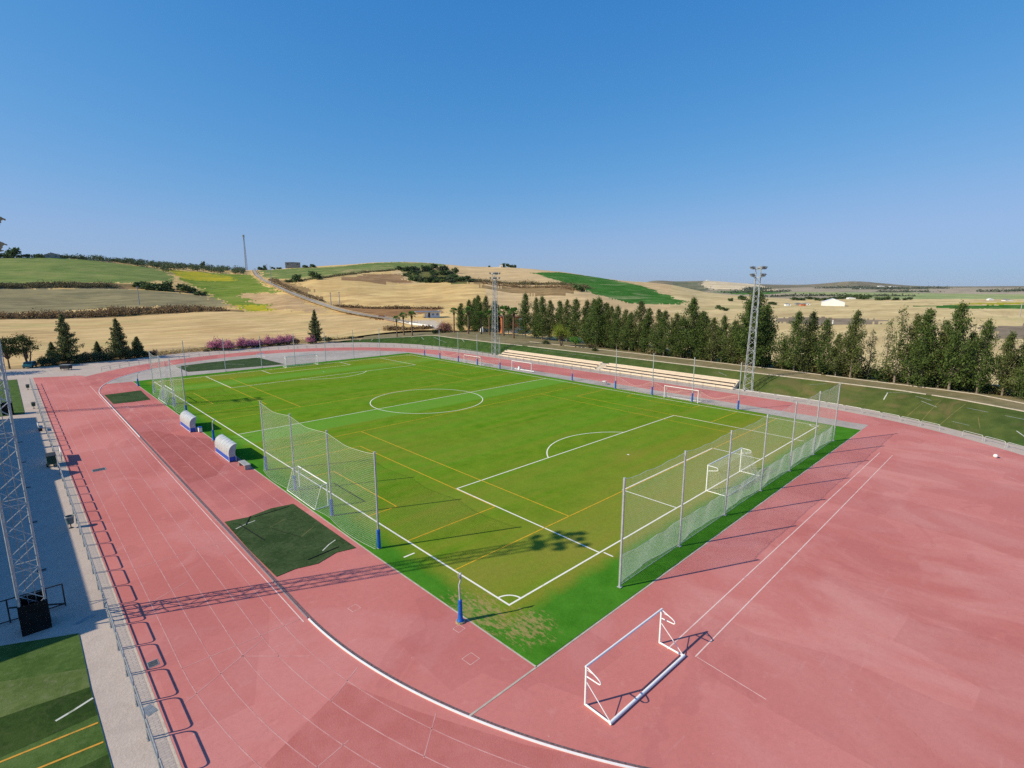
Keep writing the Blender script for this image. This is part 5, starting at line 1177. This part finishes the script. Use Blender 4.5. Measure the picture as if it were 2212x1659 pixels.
# --- dry brush bands and scrub
def brushband(name,pts,w,n,h,mat,lab,z0=0.,ls=1.0):
    mb=MB(); random.seed(len(pts)*7+n); L=[0]
    for a,b in zip(pts,pts[1:]): L.append(L[-1]+hypot(b[0]-a[0],b[1]-a[1]))
    cl=[]
    for i in range(n):
        q=random.random()*L[-1]; j=0
        while L[j+1]<q: j+=1
        t=(q-L[j])/(L[j+1]-L[j]); x=pts[j][0]+(pts[j+1][0]-pts[j][0])*t+random.uniform(-w,w)/2; y=pts[j][1]+(pts[j+1][1]-pts[j][1])*t+random.uniform(-w,w)/2
        hh=h*(.45+.9*max(0,mnoise.noise((x*.09,y*.09,2.))+.45)); z=hz(x,y)+z0
        for k in range(24): mb.leaf((x+random.gauss(0,.8),y+random.gauss(0,.8),z+abs(random.gauss(0,.45))*hh),random.uniform(.5,1.1)*ls,0,.2,.55)
    return tag(mb.build(name,mat),lab,'brush',None,'stuff')
def ring(a0,a1,k,f,n=24):
    out=[]
    for i in range(n+1):
        az=a0+(a1-a0)*i/n; kn=knots(az); d=kn[k][0]+(kn[k+1][0]-kn[k][0])*f; out.append((CAM[0]+d*sin(az),CAM[1]+d*cos(az)))
    return out
brushband('dry_brush',ring(-.075,.262,1,.5),9,800,1.9,L_DRY,'brown dry brush along the top of the straw field at the left')
brushband('dry_brush',ring(-.075,.125,3,.5),7,560,1.8,L_DRYG,'brown and green brush between the grey field and the green hillside')
brushband('dry_brush',[(155,462),(140,412),(127,352),(119,306),(115,282)],5,300,1.3,L_DRY,'brown brush beside the hill road')
brushband('dry_brush',[(150,417),(178,409),(215,436),(252,467),(290,482)],4,420,1.5,L_DRYG,'thin dark hedge line below the hilltop field')
brushband('dry_brush',[(115,257),(125,240),(138,226),(152,213)],4,200,1.4,L_DRY,'brown brush along the upper edge of the reddish slope')
brushband('dry_brush',[(294,355),(318,327),(350,292),(353,268)],12,560,2.6,L_DRYG,'brown and green scrub along the foot of the pale straw hill')
brushband('dry_brush',[(290,335),(305,300),(328,270),(318,252)],16,260,2.0,L_DRY,'patches of reddish scrub on the straw slope above the tree row')
brushband('dry_brush',[(86,157),(94,152),(99,149)],2.2,110,1.3,L_DRY,'golden tall grass beside the paved lot behind the palms',0)
# --- olive grove on the left ridge
og=MB(); random.seed(5)
for i in range(560):
    az=random.uniform(.055,.305); kn=knots(az); s=random.random()
    dfield=(600 if az<.09 else 600-(az-.09)*420 if az<.2 else 548)
    d=dfield+(kn[5][0]+30-dfield)*s; x=CAM[0]+d*sin(az);y=CAM[1]+d*cos(az)
    if inpoly(x,y,POLY['ygreen']) or inpoly(x,y,POLY['green']): continue
    if min(hypot(x-a,y-b) for a,b in ROAD[:4])<12: continue
    z=hz(x,y); R=random.uniform(2.0,3.3); 
    for k in range(64): 
        u=Vector((random.gauss(0,1),random.gauss(0,1),random.gauss(0,.8))).normalized()*random.random()**.33
        og.leaf((x+u.x*R,y+u.y*R,z+R*.95+u.z*R*.85),random.uniform(.7,1.3),0,.4,.7)
tag(og.build('olive_grove',L_OLV),'grey-green olive grove covering the ridge left of the mast','grove',None,'stuff')
# --- individual far shrubs and trees
FB=[farbush(120+i,L_FAR) for i in range(4)]; FG=[farbush(125+i,L_BUSH,'shrub') for i in range(2)]
def far(x,y,h,w,lab,cat='bush',group=None,pr=None,name='shrub'):
    global fbk
    p=pr or FB[fbk%4]; fbk+=1
    o=put2(p,x,y,hz(x,y)-h*.06,fbk*1.7,(w*1.05,w*1.05,h*1.12),lab,cat,group); o.name=name; return o
fbk=0
far(-5.6,598,10.5,15,'big dark round tree on the ridge at the far left','tree',None,None,'ridge_tree'); far(2.1,599,4.2,8,'low dark bush right of the big round ridge tree'); far(9.9,598,5.,9.5,'round bush on the ridge left of the small farmhouse')
far(-14,597,5,9,'dark bush at the extreme left of the ridge')
far(138.4,608,9.6,6.0,'tall lone tree on the olive ridge left of the mast','tree',None,None,'ridge_tree'); far(128.3,609,4.4,6.5,'small round tree left of the tall lone ridge tree','tree',None,None,'ridge_tree')
for i,(x,y,h,w) in enumerate(((49.8,409,5.4,10),(53.8,401,6.0,11.5),(62.2,396.5,8.4,12),(72.8,392.5,7.7,13),(76.5,376,3.9,8.4),(57.5,398.5,6,10))):
    far(x,y,h,w,('first','second','fourth','fifth','last and smallest','third')[i]+' from the left of the dark bushes below the green hillside','bush','dark bushes below the green hillside')
far(154.5,408,7.6,11,'large round dark bush right of the hill road','bush','round bushes right of the hill road'); far(166.5,400.5,9.0,10.5,'taller dark bush, right-hand one of the pair beside the hill road','bush','round bushes right of the hill road'); far(149.9,414,3.2,6,'small bush left of the pair beside the hill road')
for i,(x,y,h,w) in enumerate(((194,605,5,7.2),(198.6,604,7,5.4),(207,602,3.6,5),(213,601,3.,6.3))): far(x,y,h,w,'ridge tree between the mast and the grey hilltop building, %s from the left'%ordw(i+1),'tree','trees on the ridge by the hilltop building',None,'ridge_tree')
far(236,583.5,4,8,'ridge tree just right of the grey hilltop building','tree',None,None,'ridge_tree'); far(242.8,580,4.8,9.3,'second ridge tree right of the grey hilltop building','tree',None,None,'ridge_tree')
COP=[(294.8,479.7,6,9),(300,472,8,11.5),(309.4,470.5,7.4,11.5),(319,469,8,11.5),(339,479.7,8.8,13.5),(338.9,460,8.4,14.5),(339,438.5,8,8),(295.5,456.4,4.2,7.6),(301.7,455,3.8,7.6),(304.4,429.7,4.8,9.7),(313.3,425.8,6,13.5),(324.3,428.4,5.4,8.7),(273,431,5.4,9.5),(260.7,400.3,8.3,12),(263,392.5,6,10),(263.2,380,6.6,13),(269,373.5,6.6,13),(278,370,5.8,13),(284,362,5.6,12.7),(296,365,5.2,9),(285.5,347.5,3.4,8.5),(290,385,5,10),(300,392,5,11),(281,398,5,10),(310,405,4.5,9),(328,475,7.5,12),(272,360,4,9),(291,440,4,8),(316,447,4.5,9),(303,375,3.8,9),(292,352,3.2,8)]
for i,(x,y,h,w) in enumerate(COP): far(x,y,h,w,'%s shrub in the copse on the central hill, %s counting from its upper left'%('dark green' if i%2 else 'bushy green',ordw(i+1)),'bush','shrubs of the copse on the central hill',FG[i%2] if i%3==2 else None)
for i,(x,y,h,w) in enumerate(((472.4,504,7,8),(477.6,500,6.7,8),(481.7,496,6,8),(484.8,493.6,4.6,2.2))): far(x,y,h,w,'crest tree beside the small white hut, %s from the hut'%ordw(i+1),'tree','trees beside the white hut on the crest',None,'ridge_tree')
far(458.7,517.5,2.6,4,'tiny bush on the crest left of the white hut'); far(311,245,6.8,9,'round green bush at the left end of the dark crop field')
for i,(x,y,h,w,l) in enumerate(((484.7,199,4.8,5.2,'small round tree on the straw slope left of the right tower'),(539.8,210.6,6.4,10.5,'dark tree clump left of the right tower lattice'),(333.5,141,3.1,5.4,'upper green shrub in the straw left of the right tower'),(303.5,123.6,3.1,6.2,'lower green shrub in the straw left of the right tower'),(452,168.4,3.3,8,'green bush just right of the right tower lattice'),(472.3,155.7,3.6,8.8,'dark bush left of the small sheds'),(460,166,3.,7,'bush between the tower and the sheds'))): far(x,y,h,w,l)
for i,(x,y,h,w) in enumerate(((724.7,219.2,5.5,11),(736.3,214.9,5.2,11),(812.4,228,5.8,12),(752.3,202,5.4,11),(727.6,187.4,5,11),(760,190.7,5.2,11),(830.5,201.7,5.6,12),(872.8,205.3,5.8,12),(921,211,6,13))): far(x,y,h,w,'dark tree in the hedgerow behind the white hall, %s from the left'%ordw(i+1),'tree','hedgerow trees behind the white hall',None,'hedgerow_tree')
for i,(x,y,h,w) in enumerate(((975,216.7,10,12.5),(884.7,189.3,9,11.5),(850,173.3,8.6,11),(832.6,162.2,8.4,11),(795,140,6.5,11),(812,136,6,12),(790,122,5,11),(800,112,5,12))): far(x,y,h,w,'tall dark tree right of the white hall roof, %s from the left'%ordw(i+1),'tree','trees right of the white hall',None,'hedgerow_tree')
# distant hedges and woods too small to count
dh=MB(); random.seed(9)
for (x0,y0,x1,y1,n,s) in ((1150,420,1250,180,90,7),(1800,760,2100,700,60,12),(2300,420,2500,330,40,12),(2700,1050,3300,1250,120,16),(3200,700,4200,500,120,18),(3600,1000,4300,900,90,18),(2600,150,3400,0,80,16)):
    for i in range(n):
        t=random.random(); x=x0+(x1-x0)*t+random.gauss(0,s*2);y=y0+(y1-y0)*t+random.gauss(0,s*2); z=hz(x,y)
        for k in range(12): dh.leaf((x+random.gauss(0,s*.6),y+random.gauss(0,s*.6),z+abs(random.gauss(0,s*.3))),s*random.uniform(.35,.7),0,.4,.7)
tag(dh.build('far_woodland',leafmat('distant_foliage',(.05,.07,.045),(.10,.12,.07))),'dark strips of woodland scattered across the distant plain','woodland',None,'stuff')
# ------------------------------------------------------------------ buildings and masts
def gable(name,x,y,rz,w,d,h,rh,wall,roof,lab,cat='building',wins=(),door=None,eave=.25,z=None,group=None,over=True):
    g=empty(name,(x,y,(hz(x,y) if z is None else z)-.15),rz)
    mb=MB(); mb.add([(-w/2,-d/2,0),(w/2,-d/2,0),(w/2,d/2,0),(-w/2,d/2,0),(-w/2,-d/2,h),(w/2,-d/2,h),(w/2,d/2,h),(-w/2,d/2,h),(0,-d/2,h+rh),(0,d/2,h+rh)],[(0,1,5,8,4),(2,3,7,9,6),(1,2,6,5),(3,0,4,7)]); mb.build('wall',wall,g)
    mb=MB(); t=.12; e=eave; sl=rh/(w/2)
    for s in(-1,1):
        a=(s*(w/2+e),h-e*sl); mb.add([(a[0],-d/2-e,a[1]+.02),(0,-d/2-e,h+rh+.02),(0,d/2+e,h+rh+.02),(a[0],d/2+e,a[1]+.02),(a[0],-d/2-e,a[1]+.02+t),(0,-d/2-e,h+rh+.02+t),(0,d/2+e,h+rh+.02+t),(a[0],d/2+e,a[1]+.02+t)],[(0,3,2,1) if s<0 else (0,1,2,3),(4,5,6,7),(0,4,7,3),(0,1,5,4),(3,7,6,2)])
    mb.build('roof',roof,g)
    for (wx,wz,ww,wh) in wins: mb=MB(); mb.box((wx,-d/2-.03,wz),(ww,.08,wh)); mb.build('window',M['glass'],g)
    if door: mb=MB(); mb.box((door[0],-d/2-.03,door[2]/2),(door[1],.08,door[2])); mb.build('door',M['dgalv'],g)
    return tag(g,lab,cat,group)
gable('hilltop_building',227.7,598,-.36,16,9,6.2,.35,M['greywall'],M['whitewall'],'plain grey block building with a pale flat roof on the ridge',wins=((-5.2,4.3,1.5,1.2),(5.2,4.3,1.5,1.2)),door=(0,.35,6.0))
gable('farmhouse',18.2,597,-.05,10,6,2.8,1.6,M['greywall'],M['tile'],'small farmhouse with a pinkish roof among the bushes on the left ridge',wins=((-2.5,1.6,1.2,1),(2.5,1.6,1.2,1)))
gable('white_hut',468.8,505.4,-.75,4.2,4.2,3.4,.5,M['whitewall'],M['whitewall'],'tiny white hut beside trees on the crest of the central hill',door=(.4,.9,2.))
# marquee hall
A_=Vector((489.7,122.1));B_=Vector((494.1,107.7)); 
g=gable('white_hall',503.0,116.5,atan2((B_-A_).y,(B_-A_).x),17,19,3.6,2.9,M['whitewall'],plain('white_sheet_roof',(.72,.72,.75),.4,.04,.3),'large white hall with a shallow gabled roof on the plain',z=.4,eave=.1)
mb=MB(); 
for i in range(6): mb.box((8.54,-8+3.2*i,1.3),(.06,2.2,2.4))
mb.build('side_opening',M['dgalv'],g)
gable('shed',866,189,-.95,9,8,2.2,.6,M['whitewall'],M['whitewall'],'low white shed among the trees behind the white hall')
for i,(x,y,w,m,l) in enumerate(((464.9,140.6,4.2,'whitewall','leftmost small pale shed left of the white hall'),(496.2,142.5,4.4,'greywall','grey shed, second left of the white hall'),(476.5,132.3,4.2,'orange','small shed with a rusty wall, third left of the white hall'),(505.4,137.8,4.5,'whitewall','pale shed nearest the left side of the white hall'))): gable('small_shed',x,y,-.9,w,4,1.7,.5,M[m],M['dgalv'],l,'shed',((.6,1.,.8,.7),),None,.2,None,'sheds left of the white hall')
for i,(x,y,w,h,l) in enumerate(((5063,985,43,7,'left of two long white farm buildings on the far hillside'),(5062,906,53,7,'right of two long white farm buildings on the far hillside'),(3459,752,23,6,'small white farm building in front of the far hill'),(1003,48,7,2.6,'white farm building by the yellow field at the right'),(987,29,11,1.9,'low grey farm building by the yellow field at the right'),(4026,1935,20,8,'tiny white house on top of the bleached far hill'))): gable('farm_building',x,y,-.8,w,w*.6,h*.75,h*.35,M['whitewall'],M['whitewall'] if i!=4 else M['dgalv'],l)
# kiosk with a flat canopy
g=empty('kiosk',(121.2,179.5,hz(121,179)-.1),-.40); mb=MB(); mb.box((1.2,0,1.3),(6.2,4.2,2.6)); mb.build('wall',M['whitewall'],g); mb=MB(); mb.box((-.8,-.4,2.72),(12.0,5.8,.22)); mb.build('roof',M['dgalv'],g)
mb=MB(); mb.box((-.6,-2.12,1.15),(.9,.08,2.1)); mb.build('door',M['glass'],g)
for wx in(1.2,3.2): mb=MB(); mb.box((wx,-2.12,1.5),(1.1,.08,.9)); mb.build('window',plain('blue_shutter',(.25,.32,.45),.6),g)
for px_ in(-6.3,-3.4): mb=MB(); mb.tube([(px_,-2.6,0),(px_,-2.6,2.62)],.09,6); mb.build('post',M['wall'],g)
tag(g,'low white kiosk with a wide flat canopy roof behind the palms','kiosk')
# orange house behind the palms
g=empty('orange_house',(110.5,114.5,1.6),-.55); mb=MB(); mb.box((0,0,2.9),(8,6,5.8)); mb.build('wall',M['orange'],g); mb=MB(); mb.bevbox((0,-.1,5.95),(8.8,6.9,.3),.05); mb.build('roof',M['tile'],g)
for wx in(-2.6,-.2): mb=MB(); mb.box((wx,-3.03,4.5),(1.,.1,1.)); o=mb.build('window',M['whitewall'],g); mb=MB(); mb.box((wx,-3.09,4.5),(.7,.04,.7)); mb.build('pane',M['glass'],o)
mb=MB(); mb.box((-.5,-3.06,1.3),(5.,.12,2.3)); mb.build('porch_wall',M['whitewall'],g); mb=MB(); mb.box((-.5,-3.7,2.6),(6.2,1.6,.16)); mb.build('porch_roof',M['tile'],g); mb=MB(); mb.box((3.0,-3.04,3.4),(1.6,.1,4.4)); mb.build('white_band',M['whitewall'],g)
tag(g,'orange and white two-storey house half hidden behind palms and trees','house')
# low wall, fence and lot
g=empty('low_wall',(0,0,0)); WP=[(99.5,182.5),(100.4,175),(101.2,167),(101.8,159),(102.4,151)]; mb=MB()
for a,b in zip(WP,WP[1:]):
    za,zb=hz(*a),hz(*b); t=Vector((b[0]-a[0],b[1]-a[1],0)).normalized(); n=Vector((-t.y,t.x,0))*.18; A=Vector((*a,za-.2));B=Vector((*b,zb-.2)); u=Vector((0,0,.85))
    mb.add([A+n,A-n,B-n,B+n,A+n+u,A-n+u,B-n+u,B+n+u],[(4,5,6,7),(0,4,7,3),(1,2,6,5),(0,1,5,4),(3,7,6,2)])
mb.build('wall',M['whitewall'],g); 
for i in range(13):
    t=i/12*3; j=min(2,int(t)); f=t-j; x=WP[j][0]+(WP[j+1][0]-WP[j][0])*f+.6; y=WP[j][1]+(WP[j+1][1]-WP[j][1])*f; mb=MB(); mb.tube([(x,y,hz(x,y)-.1),(x,y,hz(x,y)+2.0)],.07,5); mb.build('post',M['greyconc'],g)
tag(g,'low white wall with a line of concrete posts along the lane behind the palms','wall')
g=empty('red_gate',(101.6,188.2,hz(101.6,188.2)-.05),-.5); mb=MB(); mb.box((0,0,.7),(2.6,.12,1.1)); mb.build('panel',M['orange'],g)
for s in(-1,1): mb=MB(); mb.box((s*1.45,0,.8),(.25,.25,1.6)); mb.build('post',M['wall'],g)
tag(g,'small red-brown gate panel at the head of the lane','gate')
mb=MB(); mb.lathe([(0,0),(.9,.05),(1.15,.6),(1.0,1.2),(.6,1.6),(0,1.75)],n=14); o=mb.build('water_tank',M['whitewall'],None,True); o.location=(103,121.5,1.5); o.scale=(.7,.7,1.35); tag(o,'white rounded tank beside the palm trunk in front of the orange house','tank')
# masts and poles
g=empty('radio_mast',(180.3,607.5,hz(180,607)-.3)); H=38.5; mb=MB()
for a in range(3): mb.tube([(1.1*cos(a*2.09),1.1*sin(a*2.09),0),(.45*cos(a*2.09),.45*sin(a*2.09),H)],.22,5)
mb.build('leg',M['dgalv'],g); mb=MB()
for i in range(24):
    z0=i*H/24;z1=(i+1)*H/24;r0=1.1-.65*z0/H;r1=1.1-.65*z1/H
    for a in range(3): b=(a+1)%3; mb.tube([(r0*cos(a*2.09),r0*sin(a*2.09),z0),(r1*cos(b*2.09),r1*sin(b*2.09),z1)],.07,4,cap=False)
mb.build('bracing',M['dgalv'],g)
for z,a in((H-1.5,.3),(H-1.5,2.4),(H-1.5,4.5),(H-4.5,1.2)): mb=MB(); mb.bevbox((.8*cos(a),.8*sin(a),z),(.5,.5,2.6),.08); mb.build('antenna',M['greyconc'],g)
tag(g,'tall slender radio mast on the ridge at the left','mast')
def upole(x,y,h,lab,lat=False,z=None):
    g=empty('utility_pole',(x,y,(hz(x,y) if z is None else z)-.2)); mb=MB(); mb.tube([(0,0,0),(0,0,h)],[.26,.16],6); mb.build('pole',M['greyconc'] if not lat else M['dgalv'],g,True)
    mb=MB(); mb.box((0,0,h-.5),(1.6,.14,.14),.6); mb.build('crossarm',M['dgalv'],g); 
    for s in(-1,1): mb=MB(); mb.lathe([(0,.3),(.08,.28),(.1,.05),(.05,0)],(s*.65*cos(.6),s*.65*sin(.6),h-.42),6); mb.build('insulator',M['greyconc'],g)
    return tag(g,lab,'pole','utility poles on the hills')
upole(136.4,414.5,14.7,'tall grey utility pole beside the bend of the hill road'); upole(109.4,254.3,7.6,'left of two short utility poles at the foot of the hill road'); upole(118.9,263.6,7.6,'right of two short utility poles at the foot of the hill road'); upole(31.2,305,9.4,'pale utility pole in the grey field at the left'); upole(185.5,560,9,'pole beside the top of the hill road by the mast'); upole(375,-7,7.6,'pale utility pole in the dry field at the far right')
g=empty('marker_post',(219.5,41.4,hz(219.5,41.4))); mb=MB(); mb.box((0,0,.8),(.3,.3,1.6)); mb.build('shaft',M['whitewall'],g); mb=MB(); mb.lathe([(.21,1.6),(0,1.85)],n=8); mb.build('cap',M['orange'],g); tag(g,'short white marker post in the ploughed field behind the right trees','post')
g=empty('paling_fence',(0,0,0))
for i in range(16):
    x=196+i*2.2;y=14-i*1.1; mb=MB(); mb.tube([(x,y,hz(x,y)-.2),(x+.1,y,hz(x,y)+1.9+.3*(i%3))],.10,4); mb.build('paling',M['palebark'],g)
mb=MB(); mb.tube([(196+i*2.2,14-i*1.1,hz(196+i*2.2,14-i*1.1)+1.2) for i in range(16)],.05,4); mb.build('rail',M['palebark'],g)
tag(g,'pale paling fence on the field behind the right-hand trees','fence')
g=car(M['white']); g.location=(188.6,606.6,hz(188.6,606.6)+.9); g.rotation_euler=(0,0,1.2); tag(g,'white vehicle at the top of the hill road beside the mast','car')
# ------------------------------------------------------------------ light, sky, camera
if HAZE>0:
    mb=MB(); mb.box((3000,3500,-40),(15600,15400,240)); hm=bpy.data.materials.new('haze_air'); hm.use_nodes=True; hn=hm.node_tree
    for n in list(hn.nodes):
        if n.type!='OUTPUT_MATERIAL': hn.nodes.remove(n)
    pv=hn.nodes.new('ShaderNodeVolumePrincipled'); pv.inputs['Color'].default_value=(.90,.95,1.,1); pv.inputs['Density'].default_value=HAZE; pv.inputs['Anisotropy'].default_value=.0
    hn.links.new(pv.outputs[0],hn.nodes['Material Output'].inputs['Volume']); tag(mb.build('haze',hm),None,None,None,'stuff')

w=bpy.data.worlds.new('World'); S.world=w; w.use_nodes=True; nt=w.node_tree; bg=nt.nodes['Background']
sky=nt.nodes.new('ShaderNodeTexSky'); sky.sky_type='NISHITA'; sky.sun_disc=False; sky.sun_elevation=radians(SUN_EL); sky.sun_rotation=radians(SUN_AZ)
sky.altitude=80; sky.air_density=SKY_AIR; sky.dust_density=SKY_DUST; sky.ozone_density=SKY_OZ
def wn(op,x,y):
    n=nt.nodes.new('ShaderNodeMath'); n.operation=op
    for i,q in enumerate((x,y)):
        if hasattr(q,'is_output'): nt.links.new(q,n.inputs[i])
        else: n.inputs[i].default_value=q
    return n.outputs[0]
sp=nt.nodes.new('ShaderNodeSeparateColor'); cb=nt.nodes.new('ShaderNodeCombineColor'); nt.links.new(sky.outputs[0],sp.inputs[0])
for i,(gain,gam,top,cap) in enumerate(SKY_CURVE):
    v=wn('MULTIPLY',sp.outputs[i],SKY_STR); v=wn('MINIMUM',wn('MULTIPLY',wn('POWER',v,gam),gain),wn('MULTIPLY',v,top)); v=wn('DIVIDE',v,wn('POWER',wn('ADD',wn('POWER',wn('DIVIDE',v,cap),4.),1.),.25)); nt.links.new(wn('DIVIDE',v,SKY_STR),cb.inputs[i])
nt.links.new(cb.outputs[0],bg.inputs[0]); bg.inputs[1].default_value=SKY_STR
sd=Vector((sin(radians(SUN_AZ))*cos(radians(SUN_EL)),cos(radians(SUN_AZ))*cos(radians(SUN_EL)),sin(radians(SUN_EL))))
l=bpy.data.lights.new('sun','SUN'); l.energy=SUN_STR; l.angle=radians(.53); l.color=SUN_COL
so=bpy.data.objects.new('sun',l); COL.objects.link(so); so.rotation_euler=(-sd).to_track_quat('-Z','Y').to_euler(); so.location=(-80,40,90)
cam=bpy.data.cameras.new('camera'); co=bpy.data.objects.new('camera',cam); COL.objects.link(co); S.camera=co
cam.sensor_fit='HORIZONTAL'; cam.sensor_width=36; cam.lens=1443.17/2828*36; cam.clip_start=.1; cam.clip_end=30000
yaw,pitch,roll=.7693,.1893,.0016
f_=Vector((sin(yaw)*cos(pitch),cos(yaw)*cos(pitch),-sin(pitch))); r_=Vector((cos(yaw),-sin(yaw),0)); u_=r_.cross(f_)
r2=r_*cos(roll)+u_*sin(roll); u2=u_*cos(roll)-r_*sin(roll)
co.matrix_world=Matrix(((r2.x,u2.x,-f_.x,CAM[0]),(r2.y,u2.y,-f_.y,CAM[1]),(r2.z,u2.z,-f_.z,CAM[2]),(0,0,0,1)))
S.view_settings.view_transform='Standard'; S.view_settings.look='None'; S.view_settings.exposure=EXPO; S.view_settings.gamma=1; S.view_settings.use_curve_mapping=False
S.render.resolution_x=1024; S.render.resolution_y=768
S.cycles.max_bounces=6; S.cycles.transparent_max_bounces=8; S.cycles.use_denoising=False
